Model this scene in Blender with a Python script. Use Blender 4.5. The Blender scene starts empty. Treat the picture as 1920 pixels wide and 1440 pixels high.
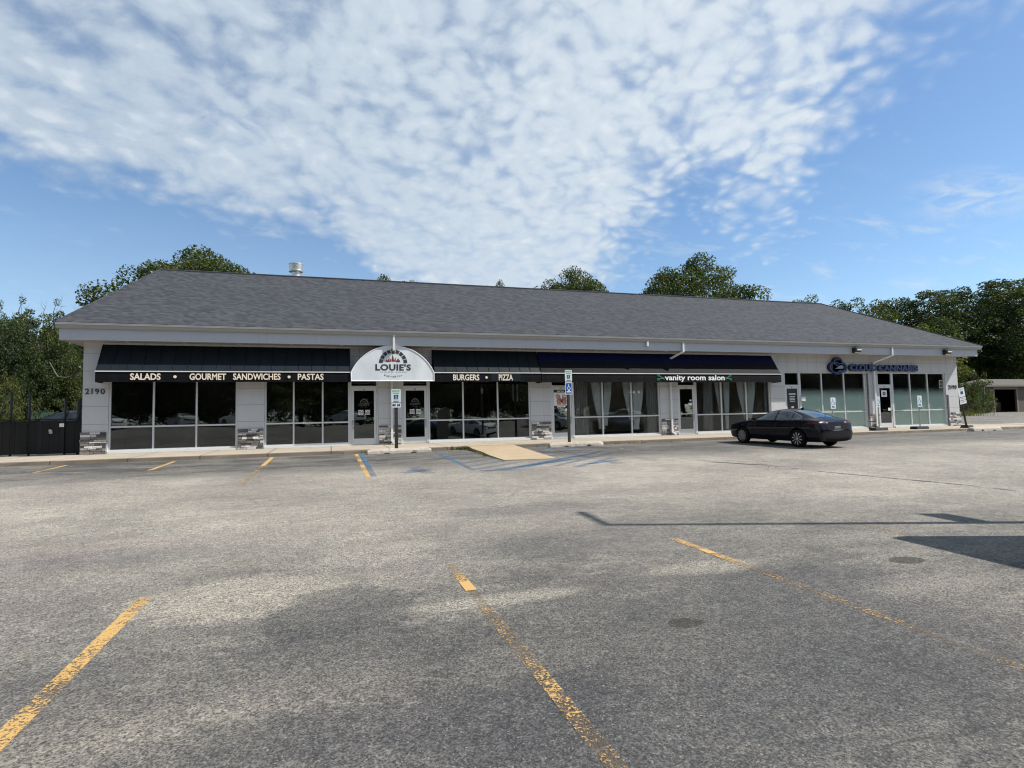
import bpy, bmesh, math, random
import numpy as np
from mathutils import Vector, Matrix, noise as mnoise
random.seed(7); rng = np.random.default_rng(7)
SC = bpy.context.scene
COL = SC.collection
rad = math.radians

# ------------------------------------------------------------------ camera model
F = 1067.0
RW = np.array([[0.9529915, -0.0017038, 0.30299223],
               [-0.30226382, 0.06417868, 0.95106134],
               [-0.02106606, -0.99793697, 0.06064674]])     # rows: world x,y,z in camera (right, down, forward)
CAMZ = 1.55
SL = .0265
D = 22.5
SW = .65            # sidewalk level at the facade
YK = 19.45          # kerb line


def ray(u, v):
    return RW @ np.array([u - 960.0, v - 720.0, F])


def P(u, v, Y):
    d = ray(u, v)
    p = d * Y / d[1]
    return Vector((p[0], Y, p[2] + CAMZ))


def gz(y):
    if y <= -4: return .12 * min(-y - 4, 10.5)      # grade up to the street behind the viewpoint
    if y <= 0: return 0.0
    if y <= YK: return SL * y
    return SL * YK + .0155 * min(y - YK, 60)


def G(u, v):
    d = ray(u, v)
    t = CAMZ / (SL * d[1] - d[2])
    p = d * t
    return Vector((p[0], p[1], gz(p[1])))


def FX(u):           # facade x of a photo column at mullion height
    return P(u, 800 - .0216 * (u - 204), D).x


# ------------------------------------------------------------------ mesh helpers
class MB:
    def __init__(s):
        s.v = []; s.f = []; s.tone = []

    def poly(s, pts, faces, tone=None):
        o = len(s.v)
        s.v += [tuple(p) for p in pts]
        for f in faces:
            s.f.append([i + o for i in f]); s.tone.append(random.random() if tone is None else tone)
        return s

    def box(s, x0, x1, y0, y1, z0, z1, tone=None):
        t = random.random() if tone is None else tone
        s.poly([(x0, y0, z0), (x1, y0, z0), (x1, y1, z0), (x0, y1, z0), (x0, y0, z1), (x1, y0, z1), (x1, y1, z1), (x0, y1, z1)],
               [(0, 3, 2, 1), (4, 5, 6, 7), (0, 1, 5, 4), (1, 2, 6, 5), (2, 3, 7, 6), (3, 0, 4, 7)], t)
        return s

    def hexa(s, p):      # 8 points, bottom four then top four
        s.poly(p, [(0, 3, 2, 1), (4, 5, 6, 7), (0, 1, 5, 4), (1, 2, 6, 5), (2, 3, 7, 6), (3, 0, 4, 7)]); return s

    def prism_y(s, xz, y0, y1):     # polygon in x,z (counter clockwise seen from -y) extruded along y
        n = len(xz)
        pts = [(x, y0, z) for x, z in xz] + [(x, y1, z) for x, z in xz]
        fs = [list(range(n)), list(range(2 * n - 1, n - 1, -1))]
        fs += [(i, i + n, (i + 1) % n + n, (i + 1) % n) for i in range(n)]
        s.poly(pts, fs); return s

    def prism_x(s, yz, x0, x1):
        n = len(yz)
        pts = [(x0, y, z) for y, z in yz] + [(x1, y, z) for y, z in yz]
        fs = [list(range(n - 1, -1, -1)), list(range(n, 2 * n))]
        fs += [(i, (i + 1) % n, (i + 1) % n + n, i + n) for i in range(n)]
        s.poly(pts, fs); return s

    def tube(s, path, r, n=8, cap=True):
        path = [Vector(p) for p in path]
        rs = r if isinstance(r, (list, tuple)) else [r] * len(path)
        o = len(s.v)
        ref = None
        for i, p in enumerate(path):
            d = (path[min(i + 1, len(path) - 1)] - path[max(i - 1, 0)]).normalized()
            if ref is None:
                ref = Vector((1, 0, 0)) if abs(d.x) < .8 else Vector((0, 0, 1))
            a = d.cross(ref).normalized(); b = d.cross(a).normalized(); ref = b.cross(d) * 1.0
            ref = b if abs(d.dot(b)) < .9 else ref
            ref = a.cross(d).normalized()
            for k in range(n):
                t = 2 * math.pi * (k + .5) / n
                s.v.append(tuple(p + (a * math.cos(t) + b * math.sin(t)) * rs[i]))
        for i in range(len(path) - 1):
            for k in range(n):
                s.f.append([o + i * n + k, o + (i + 1) * n + k, o + (i + 1) * n + (k + 1) % n, o + i * n + (k + 1) % n]); s.tone.append(.5)
        if cap:
            s.f.append([o + k for k in range(n)]); s.tone.append(.5)
            s.f.append([o + (len(path) - 1) * n + k for k in range(n - 1, -1, -1)]); s.tone.append(.5)
        return s

    def lathe(s, prof, c, axis='z', n=24):     # prof: (radius, height)
        o = len(s.v)
        c = Vector(c)
        for r, h in prof:
            for k in range(n):
                t = 2 * math.pi * k / n
                a, b = r * math.cos(t), r * math.sin(t)
                s.v.append(tuple(c + (Vector((a, b, h)) if axis == 'z' else Vector((a, h, b)) if axis == 'y' else Vector((h, a, b)))))
        for i in range(len(prof) - 1):
            for k in range(n):
                s.f.append([o + i * n + k, o + i * n + (k + 1) % n, o + (i + 1) * n + (k + 1) % n, o + (i + 1) * n + k]); s.tone.append(.5)
        s.f.append([o + k for k in range(n - 1, -1, -1)]); s.tone.append(.5)
        s.f.append([o + (len(prof) - 1) * n + k for k in range(n)]); s.tone.append(.5)
        return s

    def build(s, name, mat, parent=None, origin=(0, 0, 0), smooth=False, bevel=0, fix=False):
        me = bpy.data.meshes.new(name)
        ox, oy, oz = origin
        me.from_pydata([(x - ox, y - oy, z - oz) for x, y, z in s.v], [], s.f)
        at = me.attributes.new('tone', 'FLOAT', 'FACE')
        at.data.foreach_set('value', s.tone)
        if fix:
            bm = bmesh.new(); bm.from_mesh(me)
            bmesh.ops.remove_doubles(bm, verts=bm.verts, dist=1e-5)
            bmesh.ops.recalc_face_normals(bm, faces=bm.faces)
            bm.to_mesh(me); bm.free()
        o = link(name, me, mat, parent)
        if smooth: me.shade_smooth()
        if bevel:
            m = o.modifiers.new('bevel', 'BEVEL'); m.width = bevel; m.segments = 2; m.limit_method = 'ANGLE'
        return o


def link(name, me, mat, parent=None):
    o = bpy.data.objects.new(name, me)
    if mat is not None:
        for m in (mat if isinstance(mat, (list, tuple)) else [mat]): me.materials.append(m)
    COL.objects.link(o)
    if parent is not None: o.parent = parent
    return o


def tag(o, label, cat, group=None):
    o['label'] = label; o['category'] = cat
    if group: o['group'] = group
    return o


def struct(o, kind='structure'):
    o['kind'] = kind; return o


def thing(name, label, cat, loc=(0, 0, 0), rot=(0, 0, 0), group=None):
    o = bpy.data.objects.new(name, None); COL.objects.link(o)
    o.location = loc; o.rotation_euler = rot; o.empty_display_size = .2
    return tag(o, label, cat, group)


KIDS = {}


def kids(o):
    return [c for c in bpy.data.objects if c.parent == o]


def copy_tree(root, loc, rot=(0, 0, 0), scale=(1, 1, 1), label=None, group=None, swap=None):
    def rec(o, par):
        c = o.copy(); COL.objects.link(c)
        c.parent = par
        if swap and o.type == 'MESH' and o.name.split('.')[0] in swap:
            c.data = o.data.copy(); c.data.materials.clear(); c.data.materials.append(swap[o.name.split('.')[0]])
        for k in kids(o):
            if k is not c and k.parent == o: rec(k, c)
        return c
    r = rec(root, None)
    r.location = loc; r.rotation_euler = rot; r.scale = scale
    if label: r['label'] = label
    if group: r['group'] = group
    return r


# ------------------------------------------------------------------ materials
class NT:
    def __init__(s, nt): s.nt = nt; s.L = nt.links
    def n(s, typ, **k):
        nd = s.nt.nodes.new(typ)
        for a, b in k.items(): setattr(nd, a, b)
        return nd
    def put(s, sock, v):
        if isinstance(v, bpy.types.NodeSocket): s.L.new(v, sock)
        elif v is not None:
            try: sock.default_value = v
            except Exception: sock.default_value = (v[0], v[1], v[2], 1)
    def m(s, op, a, b=None, c=None, clamp=False):
        nd = s.n('ShaderNodeMath', operation=op, use_clamp=clamp)
        s.put(nd.inputs[0], a); s.put(nd.inputs[1], b); s.put(nd.inputs[2], c)
        return nd.outputs[0]
    def vm(s, op, a, b=None, scale=None):
        nd = s.n('ShaderNodeVectorMath', operation=op)
        s.put(nd.inputs[0], a); s.put(nd.inputs[1], b)
        if scale is not None: s.put(nd.inputs['Scale'], scale)
        return nd.outputs['Value'] if op in ('LENGTH', 'DOT_PRODUCT', 'DISTANCE') else nd.outputs[0]
    def xyz(s, x, y, z=0.0):
        nd = s.n('ShaderNodeCombineXYZ')
        s.put(nd.inputs[0], x); s.put(nd.inputs[1], y); s.put(nd.inputs[2], z); return nd.outputs[0]
    def sep(s, v):
        nd = s.n('ShaderNodeSeparateXYZ'); s.put(nd.inputs[0], v); return nd.outputs
    def noise(s, vec, scale, detail=3, rough=.55, dist=0.0, col=False):
        nd = s.n('ShaderNodeTexNoise'); s.put(nd.inputs['Vector'], vec)
        s.put(nd.inputs['Scale'], scale); s.put(nd.inputs['Detail'], detail); s.put(nd.inputs['Roughness'], rough); s.put(nd.inputs['Distortion'], dist)
        return nd.outputs['Color' if col else 'Fac']
    def vor(s, vec, scale, out='Distance', feature='F1'):
        nd = s.n('ShaderNodeTexVoronoi', feature=feature); s.put(nd.inputs['Vector'], vec); s.put(nd.inputs['Scale'], scale)
        return nd.outputs[out]
    def mix(s, f, a, b, mode='MIX'):
        nd = s.n('ShaderNodeMix', data_type='RGBA', blend_type=mode)
        s.put(nd.inputs[0], f); s.put(nd.inputs[6], a if isinstance(a, bpy.types.NodeSocket) else (*a, 1)); s.put(nd.inputs[7], b if isinstance(b, bpy.types.NodeSocket) else (*b, 1))
        return nd.outputs[2]
    def step(s, x, lo, hi):       # smoothstep
        nd = s.n('ShaderNodeMapRange', interpolation_type='SMOOTHSTEP')
        s.put(nd.inputs[0], x); s.put(nd.inputs[1], lo); s.put(nd.inputs[2], hi); s.put(nd.inputs[3], 0.0); s.put(nd.inputs[4], 1.0)
        return nd.outputs[0]
    def lin(s, x, lo, hi, a, b):
        nd = s.n('ShaderNodeMapRange'); s.put(nd.inputs[0], x)
        for i, q in enumerate((lo, hi, a, b)): s.put(nd.inputs[i + 1], q)
        return nd.outputs[0]
    def bump(s, h, strength=.3, dist=.02):
        nd = s.n('ShaderNodeBump'); s.put(nd.inputs['Height'], h); s.put(nd.inputs['Strength'], strength); s.put(nd.inputs['Distance'], dist)
        return nd.outputs[0]
    def pos(s): return s.n('ShaderNodeNewGeometry').outputs['Position']
    def obj(s): return s.n('ShaderNodeTexCoord').outputs['Object']
    def attr(s, name):
        nd = s.n('ShaderNodeAttribute', attribute_name=name); return nd.outputs['Fac']


def mat(name):
    m = bpy.data.materials.new(name); m.use_nodes = True
    t = NT(m.node_tree); b = m.node_tree.nodes['Principled BSDF']
    return m, t, b


def simple(name, col, rough=.6, metal=0, var=.12, scale=3.0, bump=0, spec=.5, coat=0):
    m, t, b = mat(name)
    p = t.obj()
    n = t.noise(p, scale, 5, .6)
    c = t.mix(n, [x * (1 - var) for x in col], [min(1, x * (1 + var)) for x in col])
    t.put(b.inputs['Base Color'], c)
    t.put(b.inputs['Roughness'], t.lin(n, .3, .7, max(0, rough - .06), min(1, rough + .06)))
    b.inputs['Metallic'].default_value = metal
    b.inputs['Specular IOR Level'].default_value = spec
    if coat: b.inputs['Coat Weight'].default_value = coat; b.inputs['Coat Roughness'].default_value = .03
    if bump: t.put(b.inputs['Normal'], t.bump(t.noise(p, scale * 12, 3), bump, .01))
    return m


def build_materials():
    M = {}
    # ---- asphalt
    m, t, b = mat('asphalt')
    p = t.pos(); x, y, z = t.sep(p)
    big = t.noise(p, .22, 3, .5, .3); mid = t.noise(t.vm('MULTIPLY', p, (.6, 1, 1)), 1.3, 4, .6, .2)
    fine = t.noise(p, 9, 4, .7); gr = t.noise(p, 75, 2, .6); gr2 = t.vor(p, 110, 'Color'); fl = t.vor(p, 62, 'Distance')
    gr2 = t.sep(gr2)[0]
    fac = t.m('ADD', t.m('MULTIPLY', t.step(big, .3, .7), .35), t.m('MULTIPLY', t.step(mid, .3, .72), .45))
    fac = t.m('ADD', fac, t.m('MULTIPLY', t.step(fine, .3, .7), .2))
    # older, more bleached driving lane between the two rows of stalls
    lane = t.m('MULTIPLY', t.step(y, 4.5, 8.5), t.m('SUBTRACT', 1.0, t.step(y, 13.2, 16.0)))
    lane = t.m('MULTIPLY', lane, t.lin(big, .3, .7, .7, 1.1))
    fac = t.m('ADD', t.m('MULTIPLY', fac, .62), t.m('MULTIPLY', lane, .42))
    col = t.mix(fac, (.069, .068, .065), (.315, .295, .258))
    # warm / pinkish cast patches
    col = t.mix(t.m('MULTIPLY', t.step(t.noise(p, .5, 3), .45, .65), .35), col, (.185, .162, .155))
    # worn lighter and oil-dark patches (world positions)
    def patch(px, py, rx, ry, lo=.55, hi=1.15, ang=0, nz=.5):
        dx = t.m('SUBTRACT', x, px); dy = t.m('SUBTRACT', y, py)
        ca, sa = math.cos(ang), math.sin(ang)
        ex = t.m('DIVIDE', t.m('ADD', t.m('MULTIPLY', dx, ca), t.m('MULTIPLY', dy, sa)), rx)
        ey = t.m('DIVIDE', t.m('SUBTRACT', t.m('MULTIPLY', dy, ca), t.m('MULTIPLY', dx, sa)), ry)
        r = t.m('SQRT', t.m('ADD', t.m('MULTIPLY', ex, ex), t.m('MULTIPLY', ey, ey)))
        r = t.m('ADD', r, t.m('ADD', t.m('MULTIPLY', t.m('SUBTRACT', mid, .5), nz * 2), t.m('MULTIPLY', t.m('SUBTRACT', fine, .5), nz * 1.6)))
        return t.m('SUBTRACT', 1.0, t.step(r, lo, hi))
    for (u, v, rx, ry, lo, hi, c, a) in [
            (450, 1120, 1.0, .62, .75, 1.0, (.30, .28, .235), .5), (250, 1340, 1.3, .7, .4, 1.3, (.23, .21, .18), .4), (430, 1010, 2.6, .6, .3, 1.3, (.21, .18, .17), .4), (648, 1140, .62, .62, .8, 1.0, (.05, .051, .055), .55), (600, 1230, 1.2, .5, .4, 1.2, (.05, .051, .055), .55), (420, 1400, .9, .25, .4, 1.2, (.05, .05, .054), .5), (960, 1330, .9, .35, .4, 1.3, (.05, .05, .053), .5), (1420, 1180, 3.4, 2.0, .3, 1.25, (.052, .052, .054), .62), (1250, 1400, 2.2, .5, .3, 1.3, (.05, .051, .054), .4),
            (1180, 1330, 1.0, .7, .3, 1.3, (.05, .051, .055), .5), (120, 1290, .7, .4, .3, 1.3, (.06, .06, .065), .5),
            (1500, 1120, 1.6, 1.1, .3, 1.3, (.06, .062, .066), .45), (930, 1125, .8, .16, .5, 1.2, (.3, .28, .24), .5),
            (1330, 1062, .7, .22, .5, 1.2, (.28, .26, .22), .5), (250, 1040, 1.5, .5, .3, 1.3, (.07, .07, .08), .3),
            (980, 955, 1.6, .5, .3, 1.3, (.075, .076, .08), .4), (1150, 1010, 2.0, .8, .3, 1.3, (.07, .072, .076), .45),
            (1620, 1300, 1.6, .6, .3, 1.3, (.058, .06, .064), .5), (700, 1400, 1.2, .4, .3, 1.3, (.055, .056, .06), .5),
            (1750, 1095, .9, .3, .3, 1.2, (.23, .215, .19), .4), (1610, 1005, .9, .3, .3, 1.2, (.23, .215, .19), .4)]:
        g = G(u, v)
        col = t.mix(t.m('MULTIPLY', patch(g.x, g.y, rx, ry, lo, hi), a), col, c)
    # dark, tyre-and-oil stained stalls along the kerb
    stall = t.m('MULTIPLY', t.step(y, 13.6, 16.6), t.m('SUBTRACT', 1.0, t.step(y, 20, 20.5)))
    strk = t.step(t.noise(t.vm('MULTIPLY', p, (.55, 1.6, 1)), .9, 5, .65, .6), .4, .62)
    sx = t.m('SUBTRACT', 1.0, t.m('MULTIPLY', t.step(x, 9, 15), .6))
    col = t.mix(t.m('MULTIPLY', stall, .30), col, (.085, .083, .08))
    col = t.mix(t.m('MULTIPLY', t.m('MULTIPLY', t.m('MULTIPLY', stall, strk), sx), .85), col, (.042, .043, .045))
    col = t.mix(t.m('MULTIPLY', t.m('MULTIPLY', stall, t.step(t.noise(t.vm('MULTIPLY', p, (.8, 2.2, 1)), 1.6, 4, .7), .56, .72)), .5), col, (.24, .225, .2))
    for (u, v, rx, ry) in [(1285, 1168, .14, .09), (1700, 1050, .2, .12)]:
        g = G(u, v)
        col = t.mix(t.m('MULTIPLY', patch(g.x, g.y, rx, ry, .9, 1.03, 0, .06), .85), col, (.036, .034, .027))
    # coarse grain and ravelling at several sizes
    g1 = t.noise(p, 34, 3, .65); g2 = t.noise(t.vm('MULTIPLY', p, (.8, 1.2, 1)), 13, 4, .7); g3 = t.noise(t.vm('MULTIPLY', p, (.7, 1.4, 1)), 4.5, 4, .7)
    col = t.mix(1.0, col, t.mix(t.step(g1, .30, .70), (.70, .70, .71), (1.30, 1.29, 1.26)), 'MULTIPLY')
    col = t.mix(1.0, col, t.mix(t.step(g2, .30, .70), (.86, .86, .87), (1.14, 1.13, 1.11)), 'MULTIPLY')
    col = t.mix(1.0, col, t.mix(t.step(g3, .32, .68), (.89, .89, .90), (1.11, 1.10, 1.08)), 'MULTIPLY')
    # aggregate
    agg = t.step(gr, .35, .62)
    col = t.mix(.8, col, t.mix(agg, (.5, .5, .5), (1.5, 1.49, 1.46)), 'MULTIPLY')
    col = t.mix(t.m('MULTIPLY', t.m('MULTIPLY', t.m('GREATER_THAN', gr2, .90), t.m('LESS_THAN', fl, .42)), .34), col, (.36, .345, .32))
    col = t.mix(t.m('MULTIPLY', t.m('LESS_THAN', gr2, .12), .7), col, (.025, .025, .027))
    # hairline cracks
    cr = t.vor(t.vm('ADD', p, t.vm('SCALE', t.noise(p, 1.2, 3, col=True), scale=1.2)), .28, 'Distance', 'DISTANCE_TO_EDGE')
    crm = t.m('MULTIPLY', t.m('SUBTRACT', 1.0, t.step(cr, .0, .0055)), t.step(t.noise(p, .35, 2), .50, .58))
    col = t.mix(t.m('MULTIPLY', crm, .6), col, (.032, .031, .03))
    t.put(b.inputs['Base Color'], col)
    b.inputs['Roughness'].default_value = .85; b.inputs['Specular IOR Level'].default_value = .3
    h = t.m('ADD', t.m('MULTIPLY', gr, .8), t.m('MULTIPLY', gr2, .4))
    t.put(b.inputs['Normal'], t.bump(h, .55, .012))
    M['asphalt'] = m

    # ---- road paint, worn
    def paint(name, col, wear, scale=26, ghost=0.0):
        m, t, b = mat(name)
        p = t.pos()
        n = t.m('ADD', t.m('MULTIPLY', t.m('SUBTRACT', t.noise(p, scale, 3, .7), .5), 2.0), t.m('MULTIPLY', t.m('SUBTRACT', t.noise(p, 2.4, 4, .65), .5), 1.3))
        at = t.attr('tone')
        a0 = t.step(t.m('ADD', n, at), .5, .5 + wear)
        gf = t.m('ADD', t.m('MULTIPLY', t.m('SUBTRACT', t.noise(p, 95, 2, .6), .5), 1.6), .5)
        a0 = t.m('MULTIPLY', a0, t.step(t.m('ADD', gf, t.m('MULTIPLY', at, .55)), .38, .72))
        gh = t.m('MULTIPLY', t.step(at, .12, .5), ghost)
        a = t.m('MAXIMUM', t.m('MULTIPLY', a0, .94), gh)
        own = t.m('DIVIDE', a0, t.m('MAXIMUM', a, .01), clamp=True)
        t.put(b.inputs['Base Color'], t.mix(own, [col[0] * .26, col[1] * .28, col[2] * .42], t.mix(t.noise(p, 40, 3), [c * .74 for c in col], col)))
        b.inputs['Roughness'].default_value = .75
        tr = t.n('ShaderNodeBsdfTransparent'); mx = t.n('ShaderNodeMixShader')
        t.put(mx.inputs[0], a); t.L.new(tr.outputs[0], mx.inputs[1]); t.L.new(b.outputs[0], mx.inputs[2])
        out = m.node_tree.nodes['Material Output']; t.L.new(mx.outputs[0], out.inputs[0])
        return m
    M['yellow_paint'] = paint('worn yellow road paint', (.54, .335, .115), .22, 55, .20)
    M['blue_paint'] = paint('worn blue road paint', (.072, .165, .285), .55, 26, .22)
    M['pale_paint'] = paint('faded pale road paint', (.36, .345, .30), .3, 22)
    M['tar'] = simple('tar crack filler', (.03, .03, .032), .6)

    # ---- concrete
    def concrete(name, col, joint=0, stain=.35):
        m, t, b = mat(name)
        p = t.pos(); x, y, z = t.sep(p)
        n = t.noise(p, 1.1, 5, .65); n2 = t.noise(p, 30, 4, .7)
        c = t.mix(n, [q * (1 - stain) for q in col], [q * 1.15 for q in col])
        c = t.mix(.35, c, t.mix(n2, (.6, .6, .6), (1.3, 1.3, 1.3)), 'MULTIPLY')
        if joint:
            f = t.m('PINGPONG', x, joint / 2)
            c = t.mix(t.m('MULTIPLY', t.m('LESS_THAN', f, .02), .75), c, (.05, .045, .04))
            e = t.m('MULTIPLY', t.step(t.noise(p, 3, 4, .7), .5, .65), .35)
            c = t.mix(e, c, [q * .55 for q in col])
        t.put(b.inputs['Base Color'], c); b.inputs['Roughness'].default_value = .88; b.inputs['Specular IOR Level'].default_value = .25
        t.put(b.inputs['Normal'], t.bump(n2, .35, .008))
        return m
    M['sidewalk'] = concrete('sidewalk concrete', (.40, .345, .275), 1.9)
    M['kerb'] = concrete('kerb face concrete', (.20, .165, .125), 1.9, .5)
    M['ramp'] = concrete('tan ramp concrete', (.40, .31, .205), 0, .34)
    M['stop'] = concrete('wheel stop concrete', (.50, .45, .38), 0, .4)
    M['slab'] = concrete('dark interior floor', (.17, .165, .155), 0, .3)

    # ---- wall panels
    m, t, b = mat('white wall panel')
    p = t.pos(); x, y, z = t.sep(p)
    zz = t.m('PINGPONG', t.m('SUBTRACT', z, 1.65), .3)
    xx = t.m('PINGPONG', t.m('ADD', x, .15), .3)
    up = t.m('GREATER_THAN', z, 3.56)
    j = t.m('MAXIMUM', t.m('LESS_THAN', zz, .008), t.m('MULTIPLY', t.m('LESS_THAN', xx, .008), up))
    n = t.noise(t.vm('MULTIPLY', p, (1, 1, .25)), 2.2, 5, .65); g = t.noise(p, 60, 3, .6)
    c = t.mix(n, (.45, .455, .46), (.57, .575, .58))
    c = t.mix(t.m('MULTIPLY', t.step(t.noise(t.vm('MULTIPLY', p, (5, 5, .3)), 1.3, 4, .65), .56, .74), .22), c, (.27, .26, .24))
    c = t.mix(t.m('MULTIPLY', j, .6), c, (.16, .155, .15))
    t.put(b.inputs['Base Color'], c); b.inputs['Roughness'].default_value = .8
    t.put(b.inputs['Normal'], t.bump(t.m('SUBTRACT', t.m('MULTIPLY', g, .25), j), .4, .012))
    M['wall'] = m
    m, t, b = mat('grey fascia paint')
    p = t.obj(); n = t.noise(t.vm('MULTIPLY', p, (4, 1, .5)), 1.1, 5, .7); d = t.step(t.noise(t.vm('MULTIPLY', p, (7, 1, .25)), 1.0, 3, .6), .58, .75)
    c = t.mix(n, (.40, .415, .445), (.46, .475, .50)); t.put(b.inputs['Base Color'], t.mix(t.m('MULTIPLY', d, .22), c, (.24, .23, .21))); b.inputs['Roughness'].default_value = .55
    M['fascia'] = m
    M['soffit'] = simple('soffit board', (.36, .34, .33), .8, var=.08)
    M['gutter'] = simple('gutter aluminium', (.33, .322, .31), .42, var=.08, spec=.5)
    M['frame'] = simple('pale window frame metal', (.58, .595, .60), .38, var=.06, scale=2, spec=.5)
    M['frame_dark'] = simple('dark grey column cover', (.10, .105, .11), .5)
    M['white_metal'] = simple('white painted metal', (.66, .67, .66), .45, var=.08)
    M['handle'] = simple('brushed handle metal', (.55, .56, .57), .3, metal=.8)
    M['black'] = simple('black paint', (.012, .012, .013), .5)
    M['black_metal'] = simple('black brown post metal', (.028, .022, .02), .5, bump=.1)
    M['grey_metal'] = simple('galvanised post metal', (.42, .43, .43), .45, metal=.5)
    M['rubber'] = simple('black rubber', (.018, .018, .019), .75, bump=.2)
    M['paper'] = simple('white paper', (.75, .75, .74), .8, var=.05)
    M['letter_cream'] = simple('cream letters', (.80, .70, .56), .6, var=.04)
    M['letter_white'] = simple('white letters', (.86, .86, .86), .6, var=.03)
    M['letter_black'] = simple('black letters', (.02, .02, .024), .6)
    M['sign_black'] = simple('sign charcoal', (.028, .028, .034), .6, var=.2, scale=9)
    M['letter_grey'] = simple('faint grey letters', (.42, .43, .45), .6)
    M['flame'] = simple('flame red', (.16, .012, .016), .6, var=.35, scale=12)
    M['letter_green'] = simple('green scissor paint', (.06, .26, .16), .6)
    M['decal_grey'] = simple('etched decal', (.10, .10, .10), .6)
    M['sign_face'] = simple('sign face white', (.62, .70, .66), .45, var=.05, scale=6)
    M['sign_white'] = simple('sign plate white', (.72, .74, .76), .45, var=.08, scale=9)
    M['sign_green'] = simple('sign green print', (.22, .45, .34), .5)
    M['sign_blue'] = simple('sign blue', (.012, .07, .30), .45)
    M['sign_navy'] = simple('sign navy', (.01, .035, .16), .45)
    M['sign_light_blue'] = simple('sign light blue', (.17, .42, .62), .45)
    M['cloud_blue'] = simple('channel letter blue', (.004, .005, .040), .5, var=.2)
    M['cloud_face'] = simple('channel letter face', (.036, .058, .16), .45, var=.15)
    M['cloud_pale'] = simple('channel letter pale face', (.24, .28, .29), .5, var=.2)
    M['skin'] = simple('poster skin tone', (.42, .20, .15), .7, var=.35, scale=14)
    M['galv'] = simple('spun aluminium', (.62, .62, .60), .34, metal=.75, var=.12)
    M['cabinet'] = simple('interior drywall', (.50, .49, .47), .9)
    M['counter'] = simple('interior joinery', (.07, .052, .04), .6)
    M['ceiling'] = simple('interior ceiling tile', (.55, .55, .54), .9)
    M['orange_kerb'] = simple('orange painted kerb', (.42, .22, .11), .8, var=.3, scale=5)
    M['reveal'] = simple('maroon awning cloth', (.055, .012, .016), .8)

    # ---- fabrics
    def fabric(name, col, rough=.75):
        m, t, b = mat(name)
        p = t.pos(); x, y, z = t.sep(p)
        n = t.noise(t.vm('MULTIPLY', p, (1, 1, .4)), 1.7, 5, .65); g = t.noise(p, 220, 2)
        dust = t.step(t.noise(t.vm('MULTIPLY', p, (2.5, 1, .5)), 1.4, 4), .45, .75)
        c = t.mix(n, [q * .7 for q in col], [q * 1.25 for q in col])
        c = t.mix(t.m('MULTIPLY', dust, .03), c, (.1, .1, .105))
        t.put(b.inputs['Base Color'], c); b.inputs['Roughness'].default_value = rough
        b.inputs['Specular IOR Level'].default_value = .18
        t.put(b.inputs['Normal'], t.bump(g, .2, .003))
        return m
    M['canopy_black'] = fabric('black blue awning cloth', (.0075, .0125, .017), .6)
    M['canopy_dark'] = fabric('black awning cloth', (.0028, .0032, .005), .75)
    M['canopy_navy'] = fabric('navy awning cloth', (.0035, .005, .042), .75)
    M['arch_white'] = fabric('white awning cloth', (.66, .70, .72), .7)

    # ---- stone veneer
    m, t, b = mat('ledge stone')
    p = t.pos(); a = t.attr('tone')
    n = t.noise(p, 9, 5, .7); n2 = t.noise(t.vm('MULTIPLY', p, (1, 1, 3)), 22, 4, .7)
    cr = t.n('ShaderNodeValToRGB'); t.put(cr.inputs[0], a)
    e = cr.color_ramp.elements
    e[0].position = 0; e[0].color = (.045, .045, .05, 1); e[1].position = 1; e[1].color = (.78, .76, .73, 1)
    for q, c in ((.25, (.12, .12, .125)), (.40, (.20, .195, .19)), (.52, (.20, .17, .14)), (.64, (.50, .485, .47))):
        k = e.new(q); k.color = (*c, 1)
    c = t.mix(.7, cr.outputs[0], t.mix(n, (.35, .35, .36), (1.5, 1.48, 1.45)), 'MULTIPLY')
    t.put(b.inputs['Base Color'], c); b.inputs['Roughness'].default_value = .85
    t.put(b.inputs['Normal'], t.bump(t.m('ADD', n, n2), .7, .03))
    M['stone'] = m
    M['mortar'] = simple('stone backing', (.05, .048, .045), .9)

    # ---- shingles
    m, t, b = mat('grey roof shingle')
    p = t.obj(); x, y, z = t.sep(p)
    row = t.m('DIVIDE', z, .066)
    ri = t.m('FLOOR', row); rf = t.m('FRACT', row)
    xo = t.m('ADD', t.m('ADD', x, t.m('MULTIPLY', y, .35)), t.m('MULTIPLY', t.sep(t.n('ShaderNodeTexWhiteNoise', noise_dimensions='1D').outputs['Color'])[0], 0))
    wn = t.n('ShaderNodeTexWhiteNoise', noise_dimensions='1D'); t.put(wn.inputs['W'], ri)
    xs = t.m('ADD', t.m('DIVIDE', t.m('ADD', x, y), .17), t.m('MULTIPLY', wn.outputs['Value'], 7.0))
    xi = t.m('FLOOR', xs); xf = t.m('FRACT', xs)
    w2 = t.n('ShaderNodeTexWhiteNoise', noise_dimensions='2D'); t.put(w2.inputs['Vector'], t.xyz(xi, ri, 0))
    lines = t.m('MULTIPLY', t.m('LESS_THAN', rf, .18), t.step(w2.outputs['Value'], .25, .5))
    big = t.noise(t.vm('MULTIPLY', p, (1, 1, .6)), .35, 4, .6); g = t.noise(p, 90, 2)
    strk = t.noise(t.vm('MULTIPLY', p, (1.6, .8, 5.0)), 3.0, 4, .7)
    c = t.mix(w2.outputs['Value'], (.031, .034, .040), (.060, .065, .074))
    c = t.mix(t.m('MULTIPLY', lines, .55), c, (.030, .032, .036))
    c = t.mix(.6, c, t.mix(big, (.85, .86, .88), (1.15, 1.14, 1.12)), 'MULTIPLY')
    c = t.mix(.5, c, t.mix(strk, (.86, .86, .86), (1.14, 1.14, 1.14)), 'MULTIPLY')
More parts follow.
